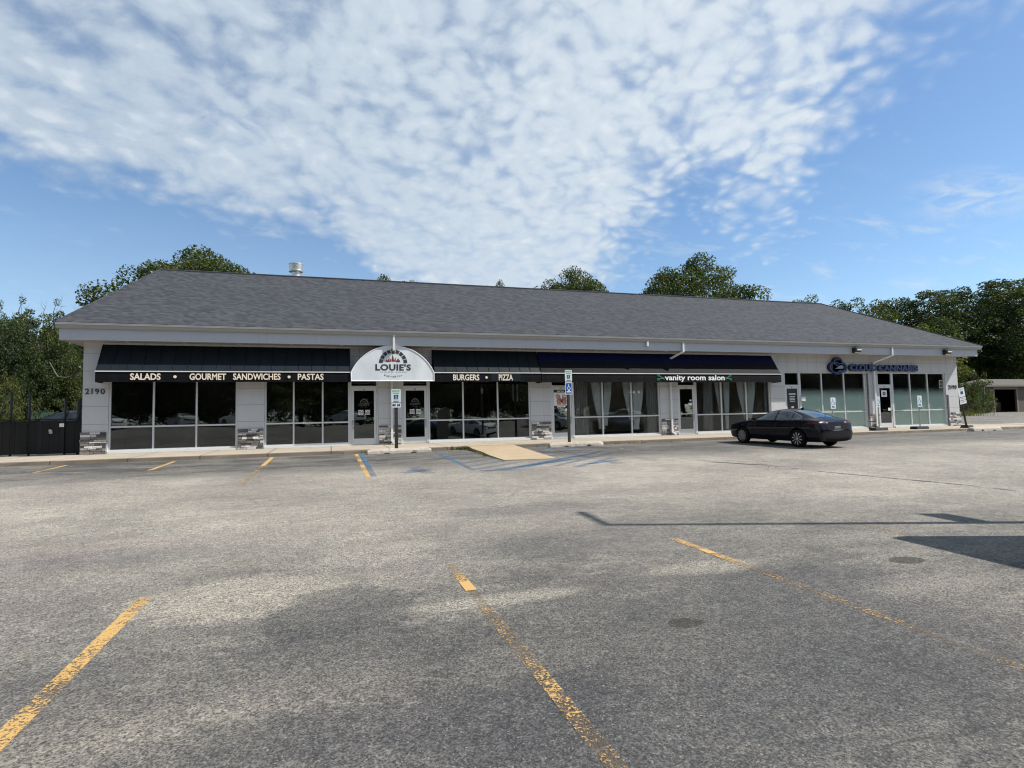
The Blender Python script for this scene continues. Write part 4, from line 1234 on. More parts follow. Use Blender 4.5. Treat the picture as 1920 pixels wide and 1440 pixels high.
# ================================================================== SIGNS, STOPS
def panel(th, loc, kind, u0, u1, v0, v1, Y, xoff=0, tilt=0.0):
    a, b = P(u0, v0, Y), P(u1, v1, Y)
    x0, x1, z0, z1 = a.x, b.x, b.z, a.z
    w, h = x1 - x0, z1 - z0; xc, zc = (x0 + x1) / 2, (z0 + z1) / 2
    y = Y - .04
    def rr(mb, x0, x1, z0, z1, y, d, r=.03):
        pts = []
        for cx, cz, a0 in ((x1 - r, z0 + r, -90), (x1 - r, z1 - r, 0), (x0 + r, z1 - r, 90), (x0 + r, z0 + r, 180)):
            for k in range(5): pts.append((cx + r * math.cos(rad(a0 + 22.5 * k)), cz + r * math.sin(rad(a0 + 22.5 * k))))
        mb.prism_y(pts, y, y + d); return mb
    f = M['sign_face'] if kind in ('permit', 'permit2') else M['sign_white']
    pn = rr(MB(), x0, x1, z0, z1, y, .006).build('sign_panel', f, th, loc)
    yy = y - .004
    if kind == 'permit':
        mb = MB(); text_on(mb, 'RESERVED', x0 + w * .1, x1 - w * .1, z1 - h * .17, z1 - h * .07, yy, bold=.02, depth=.003); text_on(mb, 'PARKING', x0 + w * .16, x1 - w * .16, z1 - h * .33, z1 - h * .24, yy, bold=.02, depth=.003)
        rr(mb, x0 + w * .03, x1 - w * .03, z0 + h * .02, z0 + h * .035, yy, .003, .005)
        mb.build('sign_lettering', M['sign_green'], pn, loc)
        s = w * .46; zq = z1 - h * .58
        mb = MB(); mb.box(xc - s / 2, xc + s / 2, yy, yy + .003, zq - s / 2, zq + s / 2); mb.build('emblem_square', M['sign_navy'], pn, loc)
        mb = MB(); isa(mb, xc, zq, s * .8, yy - .004); mb.build('wheelchair_emblem', M['letter_white'], pn, loc)
        mb = MB(); bars(mb, x0 + w * .2, x1 - w * .2, z0 + h * .07, z0 + h * .14, yy, 1, 2, .2); mb.build('small_lettering', M['sign_navy'], pn, loc)
    elif kind == 'plate':
        mb = MB(); bars(mb, x0 + w * .08, xc - .02, z0 + h * .2, z1 - h * .2, yy, 1, 3, .2); bars(mb, xc + .03, x1 - w * .08, z0 + h * .2, z1 - h * .2, yy, 1, 4, .2); mb.build('sign_lettering', M['sign_navy'], pn, loc)
    elif kind == 'blue':
        rr(MB(), x0 + .025, x1 - .025, z0 + .03, z1 - .03, yy, .003).build('blue_field', M['sign_blue'], pn, loc)
        mb = MB(); isa(mb, xc, zc + h * .10, h * .46, yy - .004); mb.box(x0 + .05, x1 - .05, yy - .004, yy - .001, z0 + h * .17, z0 + h * .25)
        mb.prism_y([(xc - w * .12, z0 + h * .29), (xc + w * .12, z0 + h * .29), (xc + w * .12, z0 + h * .34), (xc - w * .12, z0 + h * .34)], yy - .004, yy - .001)
        mb.build('wheelchair_emblem', M['letter_white'], pn, loc)
    elif kind == 'pale':
        mb = MB(); isa(mb, xc, zc + h * .12, h * .58, yy); mb.build('wheelchair_emblem', M['sign_light_blue'], pn, loc)
        mb = MB(); bars(mb, x0 + w * .2, x1 - w * .2, z0 + h * .1, z0 + h * .24, yy, 2, 4, .3); mb.build('sign_lettering', M['sign_navy'], pn, loc)
    elif kind == 'small_square':
        s = min(w, h) * .55
        mb = MB(); mb.box(xc - s / 2, xc + s / 2, yy, yy + .003, zc - h * .16, zc + h * .12); mb.build('emblem_square', M['black'], pn, loc)
        mb = MB(); bars(mb, x0 + w * .25, x1 - w * .25, z1 - h * .32, z1 - h * .12, yy, 2, 4, .5); mb.build('sign_lettering', M['sign_green'], pn, loc)
    else:
        mb = MB(); bars(mb, x0 + w * .15, x1 - w * .15, z0 + h * .2, z1 - h * .2, yy, 2, 6, .5); mb.build('sign_lettering', M['sign_navy'], pn, loc)
    return pn


SG = 'accessible parking signs on posts'
Y1 = 19.28
zb = gz(Y1) - .02
x = P(743, 800, Y1).x; loc = (x, Y1, zb)
th = thing('parking_sign', 'white wheelchair permit sign with small lower plate on black post below the arched awning', 'parking sign', loc, group=SG)
mb = MB(); mb.box(x - .055, x + .055, Y1 - .03, Y1 + .03, zb, P(743, 730, Y1).z - .04); mb.build('post', M['black_metal'], th, loc, bevel=.006)
panel(th, loc, 'permit', 733.4, 751.4, 730, 754.8, Y1); panel(th, loc, 'plate', 734.2, 751.4, 756.2, 764, Y1)
Y2 = 19.42; x = P(1066.3, 780, Y2).x; zb = gz(Y2) - .02; loc = (x, Y2, zb)
th = thing('parking_sign', 'tall post with a permit sign above a blue wheelchair sign before the poster door', 'parking sign', loc, group=SG)
mb = MB(); mb.box(x - .05, x + .05, Y2 - .03, Y2 + .03, zb, P(1066, 696, Y2).z); mb.build('post', M['black_metal'], th, loc, bevel=.006)
panel(th, loc, 'permit', 1058.2, 1071.8, 693.8, 716, Y2); panel(th, loc, 'blue', 1058.8, 1072.6, 716.8, 739.6, Y2)


def portable(label, u, up0, up1, v0, v1, ub0, ub1, vb0, vb1, Y):
    x = P(u, (v1 + vb0) / 2, Y).x; zb = SW - .024
    loc = (x, Y, zb)
    th = thing('parking_sign', label, 'parking sign', loc, group=SG)
    a, b = P(ub0, vb1, Y).x, P(ub1, vb1, Y).x; zt = zb + .14
    mb = MB(); mb.prism_x([(Y - .2, zb), (Y + .2, zb), (Y + .17, zt), (Y - .17, zt)], a, b); mb.build('base', M['rubber'], th, loc, bevel=.015)
    xp = P((up0 + up1) / 2, v0, Y).x
    mb = MB(); mb.tube([(x, Y, zt - .02), (xp, Y, P(u, v0, Y).z - .03)], .028, 10); mb.build('post', M['grey_metal'], th, loc)
    panel(th, loc, 'pale', up0, up1, v0, v1, Y)
    return th


portable('pale wheelchair sign on a slim post standing behind the boot of the dark car', 1561.3, 1555.6, 1566, 745.5, 766.5, 1551, 1573, 800, 806, 20.3)
portable('pale wheelchair sign on black block base in front of the pier with a downspout', 1647.5, 1642, 1649.3, 743.6, 763.6, 1636, 1659, 799.8, 806, 20.3)
portable('pale wheelchair sign on a black block base before the last storefront window', 1724, 1718, 1727.6, 741.8, 762.6, 1713, 1735, 797.5, 803.4, 20.3)
# leaning sign at the right-hand end
YL = 19.9
bb = P(1813.5, 806, YL); tp = P(1798.5, 728, YL); zb = gz(19.3)
loc = (bb.x, YL, zb)
th = thing('parking_sign', 'leaning dark post with three white plates beside the right end of the shop row', 'parking sign', loc, group=SG)
mb = MB(); mb.tube([(bb.x, YL, zb), (tp.x - .02, YL, tp.z + .02)], .045, 8); mb.build('post', M['black_metal'], th, loc)
mb = MB(); w = .26
mb.hexa([Vector(q) for q in [(bb.x - w, YL - w, zb - .05), (bb.x + w, YL - w, zb - .05), (bb.x + w, YL + w, zb - .05), (bb.x - w, YL + w, zb - .05), (bb.x - w * .62, YL - w * .62, zb + .26), (bb.x + w * .62, YL - w * .62, zb + .26), (bb.x + w * .62, YL + w * .62, zb + .26), (bb.x - w * .62, YL + w * .62, zb + .26)]]); mb.build('base', M['black_metal'], th, loc, bevel=.02)
ang = math.atan2(tp.x - bb.x, tp.z - bb.z)
for kind, v0, v1, w in (('small_square', 727.3, 744.3, .42), ('text', 745.2, 750.2, .42), ('text', 751.2, 757.3, .44)):
    za, zc = P(1800, v1, YL).z, P(1800, v0, YL).z; zm = (za + zc) / 2; h = zc - za
    t = (zm - bb.z) / (tp.z - bb.z); xm = bb.x + (tp.x - bb.x) * t + .02
    ca, sa = math.cos(ang), math.sin(ang)
    def rot(mb): mb.v = [(xm + (q[0]) * ca + q[2] * sa, q[1], zm - q[0] * sa + q[2] * ca) for q in mb.v]; return mb
    mb = MB(); mb.box(-w / 2, w / 2, YL - .058, YL - .052, -h / 2, h / 2); pn = rot(mb).build('sign_panel', M['sign_white'], th, loc)
    mb = MB()
    if kind == 'small_square':
        mb.box(-.08, .09, YL - .062, YL - .0585, -h * .2, h * .12); rot(mb).build('emblem_square', M['sign_navy'], pn, loc)
        mb = MB(); bars(mb, -.12, .12, h * .2, h * .4, YL - .062, 2, 4, .5); rot(mb).build('sign_lettering', M['sign_green'], pn, loc)
    else:
        bars(mb, -.14, .14, -h * .3, h * .3, YL - .062, 1, 4, .5); rot(mb).build('sign_lettering', M['letter_grey'], pn, loc)


def wheel_stop(label, p0, p1, hgt=.16, wid=.24):
    y = (p0.y + p1.y) / 2; L = p1.x - p0.x; z = gz(y)
    loc = ((p0.x + p1.x) / 2, y, z)
    mb = MB(); n = 26; r = random.Random(int(L * 100))
    sec = [(-.5, .0), (-.46, .55), (-.3, .95), (-.22, 1.0), (.22, 1.0), (.3, .95), (.46, .55), (.5, 0)]
    pts = []
    for i in range(n + 1):
        t = i / n; e = min(1, min(t, 1 - t) * L / .12); e = .72 + .28 * e
        notch = 0.45 if (.24 < t < .34 or .66 < t < .76) else 0
        for k, (a, b) in enumerate(sec):
            zz = b * hgt * (e if b > .5 else 1)
            if notch and k in (0, 7): zz = notch * hgt * .55
            pts.append((p0.x + L * t, y + a * wid * (1.0 if not notch or k not in (0, 7) else .94) + r.uniform(-.006, .006), z + zz + (r.uniform(-.012, .004) if b > .5 else 0)))
    m = len(sec)
    fs = [(i * m + k, i * m + k + 1, (i + 1) * m + k + 1, (i + 1) * m + k) for i in range(n) for k in range(m - 1)]
    fs += [(i * m + m - 1, i * m, (i + 1) * m, (i + 1) * m + m - 1) for i in range(n)]
    fs += [tuple(range(m)), tuple(range(n * m + m - 1, n * m - 1, -1))]
    mb.poly(pts, fs, .5)
    o = mb.build('wheel_stop', M['stop'], None, loc, fix=True); o.location = loc
    tag(o, label, 'wheel stop', 'concrete wheel stops'); return o


wheel_stop('chipped concrete wheel stop in front of the sign below the arched awning', P(689, 848, 18.95), P(808, 848, 18.95))
wheel_stop('chipped concrete wheel stop right of the tan ramp, below the blue wheelchair sign', P(1030, 835, 19.0), P(1129, 832, 19.0))
a = G(1822, 806.5); b = G(1874, 803.5)
L_ = P(1820, 804, 19.0), P(1872, 801, 19.0)
wheel_stop('pale concrete wheel stop beside the foot of the leaning sign post', *L_, hgt=.2, wid=.34)
# orange painted kerbs to the right of the row
mb = MB(); x0_, x1_ = 35.6, 50.0
mb.box(x0_ + .05, x1_, 20.8, 23.2, .45, .64); struct(mb.build('side_kerb', M['orange_kerb'], bevel=.02))
mb = MB(); mb.box(x0_ + .07, x1_ - .02, 20.85, 23.15, .635, .646); struct(mb.build('side_kerb_top', M['sidewalk']))

# ================================================================== LEFT PATIO FENCE AND THINGS BEHIND IT
fz0, fz1 = SW - .02, P(75, 787.5, 22.9).z
loc = (-11.5, 22.9, fz0)
th = thing('wood_fence', 'dark stained board fence joining the left end of the shop row', 'fence', loc)
mb = MB(); x = -17.5; r = random.Random(4)
while x < XL - .1:
    w = r.choice([.14, .14, .2, .28]); q = min(x + w, XL - .06); yo = r.choice([0, .045])
    mb.box(x + .004, q - .004, 22.88 + yo, 22.91 + yo, fz0 + .06 + r.uniform(0, .02), fz1 - .02 + r.uniform(-.02, .0)); x = q
mb.build('boards', M['fence'], th, loc)
mb = MB(); mb.box(-17.5, XL - .06, 22.95, 23.0, fz0 + .25, fz0 + .34); mb.box(-17.5, XL - .06, 22.95, 23.0, fz1 - .2, fz1 - .11); mb.box(-17.5, XL - .06, 22.86, 22.99, fz1 - .01, fz1 + .03); mb.build('rail', M['fence'], th, loc)
for u in (20.5, 55, 122, 148):
    q = P(u, 790, 23.1); top = P(u, 735 if u < 100 else 748, 23.1).z
    mb = MB(); mb.tube([(q.x, 23.1, fz0), (q.x, 23.1, top)], .035 if u < 140 else .07, 8); mb.build('post', M['black'], th, loc)
mb = MB(); a, b = P(111, 794, 22.85), P(119.5, 800.5, 22.85); mb.box(a.x, b.x, 22.865, 22.878, b.z, a.z); o = mb.build('fence_notice', M['paper'], None, ((a.x + b.x) / 2, 22.87, b.z)); o.location = ((a.x + b.x) / 2, 22.87, b.z); tag(o, 'small white notice plate fixed high on the dark board fence', 'notice')
mb = MB(); a, b = P(92.5, 802, 22.85), P(98.5, 813, 22.85); mb.lathe([((b.x - a.x) / 2, -.05), ((b.x - a.x) / 2, 0), ((b.x - a.x) / 3, .03)][::-1], ((a.x + b.x) / 2, 22.84, (a.z + b.z) / 2), 'y', 18); mb.box(a.x, b.x, 22.83, 22.875, b.z, (a.z + b.z) / 2)
o = mb.build('meter_box', M['grey_metal'], None, ((a.x + b.x) / 2, 22.85, b.z)); o.location = ((a.x + b.x) / 2, 22.85, b.z); tag(o, 'grey round-topped meter box on the dark board fence', 'meter')
loc = (-22, 36, gz(36))
th = thing('mesh_fence', 'green fabric fence far behind the dark board fence', 'fence', loc)
mb = MB(); mb.box(-60, -8.8, 36, 36.03, gz(36), P(40, 774, 36).z); mb.build('screen', M['mesh_green'], th, loc)
for x in np.arange(-58, -8.8, 3.2):
    mb = MB(); mb.tube([(x, 35.95, gz(36)), (x, 35.95, P(40, 772, 36).z)], .03, 6); mb.build('post', M['grey_metal'], th, loc)

# ================================================================== CARS
def catcage():
    st = [ # x, zb, ws, wm, zm, wb, zbelt, wr, zr, zt
        (2.33, .34, .40, .56, .50, .52, .62, .40, .66, .67), (2.27, .24, .64, .74, .50, .70, .68, .52, .73, .745), (2.05, .19, .76, .855, .52, .81, .76, .60, .83, .85),
        (1.4, .18, .80, .895, .56, .855, .87, .64, .93, .955), (.98, .18, .80, .897, .58, .865, .93, .66, .985, 1.0), (.74, .18, .80, .897, .58, .867, .945, .655, 1.075, 1.105),
        (.2, .18, .80, .897, .58, .868, .955, .60, 1.31, 1.345), (-.3, .18, .80, .897, .58, .868, .965, .575, 1.385, 1.42), (-.8, .18, .80, .897, .58, .872, .975, .57, 1.37, 1.412),
        (-1.3, .18, .80, .90, .60, .875, .99, .56, 1.265, 1.315), (-1.75, .19, .80, .895, .62, .868, 1.0, .57, 1.115, 1.16), (-2.02, .20, .80, .885, .62, .85, .995, .64, 1.035, 1.065),
        (-2.18, .22, .78, .875, .60, .82, .975, .66, 1.0, 1.02), (-2.27, .24, .76, .855, .56, .79, .88, .62, .95, .965), (-2.31, .26, .74, .84, .52, .76, .72, .58, .80, .81), (-2.36, .34, .66, .78, .48, .70, .60, .52, .63, .635)]
    bm = bmesh.new(); rings = []
    for s in st:
        x, zb, ws, wm, zm, wb, ze, wr, zr, zt = s
        half = [(0, zb), (ws * .6, zb), (ws, zb + .03), (wm, zm), (wb, ze), (wr, zr), (wr * .55, zt - .012), (0, zt)]
        full = half + [(-a, b) for a, b in half[-2:0:-1]]
        rings.append([bm.verts.new((x, a, b)) for a, b in full])
    n = len(rings[0])
    cl = bm.edges.layers.float.new('crease_edge')
    for i in range(len(rings) - 1):
        for k in range(n): bm.faces.new((rings[i][k], rings[i][(k + 1) % n], rings[i + 1][(k + 1) % n], rings[i + 1][k]))
    for rg in (rings[0], rings[-1]):       # ends: strips of quads
        for k in range(n // 2): pass
        m = n // 2
        for k in range(m):
            a, b, c, d = rg[k], rg[k + 1], rg[(n - k - 1) % n], rg[(n - k) % n]
            f = [a, b, c, d] if len({a, b, c, d}) == 4 else list(dict.fromkeys([a, b, c, d]))
            try: bm.faces.new(f)
            except ValueError: pass
    for i in range(len(rings) - 1):
        for k, v in ((4, .55), (10, .55), (5, .25), (9, .25), (2, .6), (12, .6)):
            e = bm.edges.get((rings[i][k], rings[i + 1][k]))
            if e: e[cl] = v
    bmesh.ops.recalc_face_normals(bm, faces=bm.faces)
    me = bpy.data.meshes.new('cage'); bm.to_mesh(me); bm.free()
    return me


def make_car(label, paint, swap_glass=None):
    FXA, RXA, WR = 1.385, -1.35, .325
    o = bpy.data.objects.new('cage', catcage()); COL.objects.link(o)
    s = o.modifiers.new('s', 'SUBSURF'); s.levels = s.render_levels = 3
    cut = MB()
    for ax in (FXA, RXA):
        for sd in (1, -1): cut.lathe([(.375, -.5), (.375, .5)], (ax, sd * 1.06, WR + .01), 'y', 40)
    co = cut.build('cutter', None, None, fix=True)
    b = o.modifiers.new('b', 'BOOLEAN'); b.operation = 'DIFFERENCE'; b.object = co; b.solver = 'EXACT'
    dg = bpy.context.evaluated_depsgraph_get()
    me = bpy.data.meshes.new_from_object(o.evaluated_get(dg))
    bpy.data.objects.remove(o); bpy.data.objects.remove(co)
    bm = bmesh.new(); bm.from_mesh(me); bpy.data.meshes.remove(me)

    def cutline(p, q, ax):      # ax: 'xz' side view, 'xy' plan, 'yz' rear view
        i, j = {'xz': (0, 2), 'xy': (0, 1), 'yz': (1, 2)}[ax]
        co = [0, 0, 0]; co[i], co[j] = p
        d = (q[0] - p[0], q[1] - p[1]); no = [0, 0, 0]; no[i], no[j] = -d[1], d[0]
        bmesh.ops.bisect_plane(bm, geom=bm.verts[:] + bm.edges[:] + bm.faces[:], plane_co=co, plane_no=no, dist=1e-5)

    def inside(pt, poly):
        s = None
        for a, b in zip(poly, poly[1:] + poly[:1]):
            c = (b[0] - a[0]) * (pt[1] - a[1]) - (b[1] - a[1]) * (pt[0] - a[0])
            if s is None: s = c > 0
            elif (c > 0) != s: return False
        return True
    sides = [[(.66, .985), (.10, 1.275), (-.26, 1.33), (-.26, .985)], [(-.34, .985), (-.34, 1.335), (-.78, 1.325), (-1.02, 1.265), (-1.02, .995)], [(-1.06, 1.0), (-1.06, 1.25), (-1.52, 1.085), (-1.44, 1.02)]]
    ws = [(.90, -.64), (.30, -.545), (.30, .545), (.90, .64)]
    rg = [(-1.0, -.50), (-1.86, -.55), (-1.86, .55), (-1.0, .50)]
    for pl in sides:
        for a, b in zip(pl, pl[1:] + pl[:1]): cutline(a, b, 'xz')
    for pl in (ws, rg):
        for a, b in zip(pl, pl[1:] + pl[:1]): cutline(a, b, 'xy')
    for z in (.87, .945, .66, .81, .40): cutline((0, z), (1, z), 'xz')
    cutline((-1.78, 0), (-1.78, 1), 'xz'); cutline((-2.17, 0), (-2.17, 1), 'xz')
    for y in (.40, -.40, .52, -.52): cutline((0, y), (1, y), 'xy')
    bm.normal_update(); bm.faces.ensure_lookup_table()
    groups = {}
    for f in bm.faces:
        c = f.calc_center_median(); n = f.normal; k = None
        if abs(c.y) > .45 and c.z > .97:
            for i, pl in enumerate(sides):
                if inside((c.x, c.z), pl) and abs(n.y) > .3: k = ('window', i, c.y > 0)
        if k is None and n.z > .25 and c.z > .95:
            if inside((c.x, c.y), ws) and c.x > .2: k = ('windscreen',)
            elif inside((c.x, c.y), rg): k = ('rear_window',)
        if k is None and c.x < -1.78 and 0.87 < c.z < .945 and abs(c.y) > .40 and (abs(n.y) > .3 or n.x < -.3): k = ('tail_light', c.y > 0)
        if k is None and c.x < -2.17 and .66 < c.z < .81 and abs(c.y) < .52 and n.x < -.3: k = ('boot_trim',)
        if k is None and c.x < -2.17 and c.z < .40 and abs(c.y) < .6: k = ('bumper_trim',)
        if k: groups.setdefault(k, []).append(f)
    th = thing('parked_car', label, 'car')
    taken = []
    from mathutils.bvhtree import BVHTree
    bvh = BVHTree.FromBMesh(bm)
    mats = {'window': M['car_glass'], 'windscreen': M['car_glass'], 'rear_window': M['car_glass'], 'tail_light': M['tail_red'], 'boot_trim': M['car_trim'], 'bumper_trim': M['car_trim']}
    for k, fs in groups.items():
        mb = MB(); idx = {}
        for f in fs:
            q = []
            for v in f.verts:
                if v not in idx:
                    off = .0 if 'window' in k[0] or k[0] == 'windscreen' else .006
                    idx[v] = len(idx); mb.v.append(tuple(v.co + v.normal * off))
                q.append(idx[v])
            mb.f.append(q); mb.tone.append(.5)
        mb.build(k[0], mats[k[0]], th, smooth=True)
        if 'win' in k[0]: taken += fs
    bmesh.ops.delete(bm, geom=list(set(taken)), context='FACES')
    me = bpy.data.meshes.new('body'); bm.to_mesh(me); bm.free(); me.shade_smooth()
    body = link('body', me, paint, th)
    # seams and trim lines laid on the surface
    def on(x, z, sd):
        h = bvh.ray_cast(Vector((x, sd * 2, z)), Vector((0, -sd, 0)))
        return h[0] + Vector((0, sd * .002, 0)) if h[0] else None
    for sd in (1, -1):
        mb = MB()
        for ln in ([(.80, .94), (.82, .6), (.80, .30)], [(-.30, .97), (-.30, .6), (-.30, .28)], [(-1.08, .98), (-1.06, .8), (-.98, .68), (-.90, .4), (-.88, .28)], [(.8, .27), (0, .26), (-.88, .27)]):
            pts = []
            for (x0, z0), (x1, z1) in zip(ln[:-1], ln[1:]):
                for i in range(6):
                    q = on(x0 + (x1 - x0) * i / 6, z0 + (z1 - z0) * i / 6, sd)
                    if q: pts.append(q)
            if len(pts) > 1: mb.tube(pts, .005, 4)
        mb.build('door_seam', M['car_trim'], th)
        mb = MB(); pts = []
        for (x0, z0), (x1, z1) in zip(sides[1][1:4] + sides[2][1:3], sides[1][2:4] + sides[2][1:3]):
            for i in range(5):
                q = on(x0 + (x1 - x0) * i / 5, z0 + (z1 - z0) * i / 5 + .006, sd)
                if q: pts.append(q)
        pts = [q for i, q in enumerate(pts) if i == 0 or (q - pts[i - 1]).length > .01]
        mb.tube(pts, .008, 5); mb.build('window_trim', M['chrome'], th)
        mb = MB()
        mb.poly([(x, sd * y, z) for x, y, z in [(.62, .86, .955), (.70, .88, .955), (.72, 1.02, .97), (.60, 1.03, .97), (.58, .88, 1.0), (.68, .88, 1.04), (.72, 1.0, 1.07), (.58, 1.02, 1.07)]], [(0, 3, 2, 1), (4, 5, 6, 7), (0, 1, 5, 4), (1, 2, 6, 5), (2, 3, 7, 6), (3, 0, 4, 7)])
        mb.build('mirror', paint, th, fix=True, bevel=.02)
        mb = MB()
        for x in (-.12, -.93):
            q = on(x, .86, sd)
            if q: mb.box(x - .09, x + .09, q.y - .012, q.y + .012, .85, .875)
        mb.build('door_handle', paint, th, bevel=.006)
    # rear details
    mb = MB(); mb.box(-2.345, -2.315, -.15, .15, .685, .785); mb.build('licence_plate', M['plate'], th, bevel=.004)
    mb = MB(); mb.tube([(-2.325, -.56, .645), (-2.34, -.3, .645), (-2.345, 0, .645), (-2.34, .3, .645), (-2.325, .56, .645)], .014, 6); mb.build('boot_strip', M['chrome'], th)
    for sd in (1, -1):
        mb = MB(); mb.box(-2.285, -2.255, sd * .47 - .045, sd * .47 + .045, .895, .93); mb.build('reversing_light', M['tail_clear'], th, bevel=.01)
    mb = MB(); mb.prism_x([(-.02, 0), (.02, 0), (.0, .0)], 0, .01); mb = MB()
    mb.prism_y([(-.72, 1.395), (-.92, 1.375), (-.90, 1.455)], -.015, .015); mb.build('antenna', paint, th)
    mb = MB(); mb.tube([(-1.86, .02, 1.125), (-1.55, -.36, 1.225)], .01, 5); mb.build('rear_wiper', M['car_trim'], th)
    for y in (-.36, .36):
        mb = MB(); mb.prism_y([(.5, .40), (.5, .60), (.06, .58), (-.20, 1.08), (-.22, 1.25), (-.30, 1.25), (-.32, 1.05), (-.1, .40)], y - .23, y + .23); mb.build('front_seat', M['car_trim'], th, fix=True, bevel=.04)
    mb = MB(); mb.prism_y([(-.5, .40), (-.5, .60), (-.92, .58), (-1.18, 1.05), (-1.3, 1.05), (-1.08, .40)], -.6, .6); mb.build('rear_seat', M['car_trim'], th, fix=True, bevel=.04)
    mb = MB(); mb.box(-1.9, 1.0, -.72, .72, .3, .38); mb.build('cabin_floor', M['car_trim'], th)
    for ax in (FXA, RXA):
        for sd in (1, -1):
            wh = link('wheel', MB().poly([], []).build('hub', None).data, None, th)
            bpy.data.objects.remove([q for q in bpy.data.objects if q.name.startswith('hub')][0])
            mb = MB(); yo = sd * .80
            prof = [(.213, -.06), (.218, -.098), (.29, -.105), (.318, -.085), (.325, -.05), (.325, .05), (.318, .085), (.29, .105), (.218, .098), (.213, .06)]
            mb.lathe([(r, h) for r, h in prof], (ax, yo, WR), 'y', 40); mb.build('tyre', M['tyre'], wh, smooth=False)
            mb = MB(); mb.lathe([(.214, -.085), (.214, .102), (.228, .104), (.228, .108)][:: 1], (ax, yo, WR), 'y', 36)
            rb = MB(); face = yo + sd * .085
            rb.lathe([(.222, -.004), (.21, .0)] if sd > 0 else [(.21, -.0), (.222, .004)], (ax, face, WR), 'y', 36); rb.build('rim', M['rim_dark'], wh)
            sp = MB()
            for q in range(10):
                a = 2 * math.pi * (q + .25) / 10; ca, sa = math.cos(a), math.sin(a)
                def pt(r, w): return (ax + ca * r - sa * w, WR + sa * r + ca * w)
                quad = [pt(.075, -.007), pt(.222, -.019), pt(.222, .019), pt(.075, .007)]
                y0, y1 = (face + .002, face + .016) if sd > 0 else (face - .016, face - .002)
                sp.prism_y(quad if True else quad[::-1], y0, y1)
            sp.lathe([(.045, -.012), (.05, .0), (.045, .012)], (ax, face + sd * .006, WR), 'y', 18)
            sp.build('spokes', M['rim_bright'], wh, fix=True)
            mb2 = MB()
    return th


def place_car(th, x, y, heading, sc=(.885, .885, .90)):      # heading: direction of the nose, degrees from +x
    slope = math.atan(SL) if 0 < y < YK else (math.atan(.0155) if y > YK else 0)
    if y < -4: slope = -math.atan(.12) if y > -14.5 else 0
    h = rad(heading)
    Rm = Matrix.Rotation(h, 4, 'Z')
    tl = Matrix.Rotation(slope, 4, 'X')
    th.matrix_world = Matrix.Translation((x, y, gz(y))) @ tl @ Rm @ Matrix.Diagonal((*sc, 1))


car = make_car('dark plum sedan parked nose-in before the salon, with ten-spoke wheels', M['car_dark'])
CARPOS = (15.37, 16.42, 94.5)
place_car(car, *CARPOS)
CG = 'parked cars seen only over the fence or mirrored in the glass'
SILV = {'body': M['car_silver'], 'mirror': M['car_silver'], 'door_handle': M['car_silver']}
WHIT = {'body': M['car_white'], 'mirror': M['car_white'], 'door_handle': M['car_white']}
q = P(128, 781, 31)
c2 = copy_tree(car, (0, 0, 0), label='dark car whose roof shows above the dark board fence', group=CG); place_car(c2, q.x - .2, 31.5, 175, (1.05, 1.05, 1.2))
BEHIND = [(-24, -17, 215, SILV, 'silver car behind the viewpoint, mirrored at the left end of the first window'), (-19.5, -15.5, 228, WHIT, 'white car behind the viewpoint, mirrored across the first mullion'), (-14, -17.5, 240, SILV, 'silver car behind the viewpoint, mirrored mid way along the first window'),
          (-8.5, -16, 222, WHIT, 'white car behind the viewpoint, mirrored at the right end of the first window'), (1.5, -17.5, 235, SILV, 'silver car behind the viewpoint, mirrored near the paired doors'), (7.6, -5.5, 215, None, 'dark car just behind the viewpoint, mirrored left under the burgers lettering'),
          (12.2, -6.2, 232, WHIT, 'white car just behind the viewpoint, mirrored under the pizza lettering'), (21, -9, 225, SILV, 'silver car behind the viewpoint, mirrored in the salon glass'), (31, -12, 215, WHIT, 'white car behind the viewpoint, mirrored in the right-hand salon panes')]
for x, y, hd, sw, lab in BEHIND:
    c = copy_tree(car, (0, 0, 0), label=lab, group=CG, swap=sw); place_car(c, x, y, hd, (1.0, 1.0, 1.08))

# ================================================================== TREES
def leaves_mesh(name, cl, per, size, m, seed):
    """cl: list of (centre, radius, tone); leaf sprays as many small quads"""
    g = np.random.default_rng(seed)
    P_ = []; T_ = []
    for c, r, tn in cl:
        n = int(per * (r ** 1.6))
        d = g.normal(size=(n, 3)); d /= np.linalg.norm(d, axis=1)[:, None]
        rr = r * g.uniform(.2, 1.0, n) ** .42
        p = np.array(c) + d * rr[:, None] * np.array([1, 1, .72])
        P_.append(p); T_.append(np.clip(tn + g.normal(0, .13, n), 0, 1))
    p = np.concatenate(P_); tn = np.concatenate(T_); n = len(p)
    nrm = g.normal(size=(n, 3)); nrm[:, 2] = np.abs(nrm[:, 2]) + .35; nrm /= np.linalg.norm(nrm, axis=1)[:, None]
    a = np.cross(nrm, g.normal(size=(n, 3))); a /= np.linalg.norm(a, axis=1)[:, None]; b = np.cross(nrm, a)
    s = size * g.uniform(.6, 1.35, n)[:, None]
    v = np.stack([p - a * s * .5, p - b * s * .33 + a * s * .05, p + a * s * .5 + nrm * s * .08, p + b * s * .30], 1).reshape(-1, 3)
    me = bpy.data.meshes.new(name)
    me.vertices.add(len(v)); me.vertices.foreach_set('co', v.ravel())
    me.loops.add(4 * n); me.loops.foreach_set('vertex_index', np.arange(4 * n))
    me.polygons.add(n); me.polygons.foreach_set('loop_start', np.arange(0, 4 * n, 4)); me.polygons.foreach_set('loop_total', np.full(n, 4))
    me.update(); me.validate()
    at = me.attributes.new('tone', 'FLOAT', 'FACE'); at.data.foreach_set('value', tn.astype(np.float32))
    me.materials.append(m)
    return me


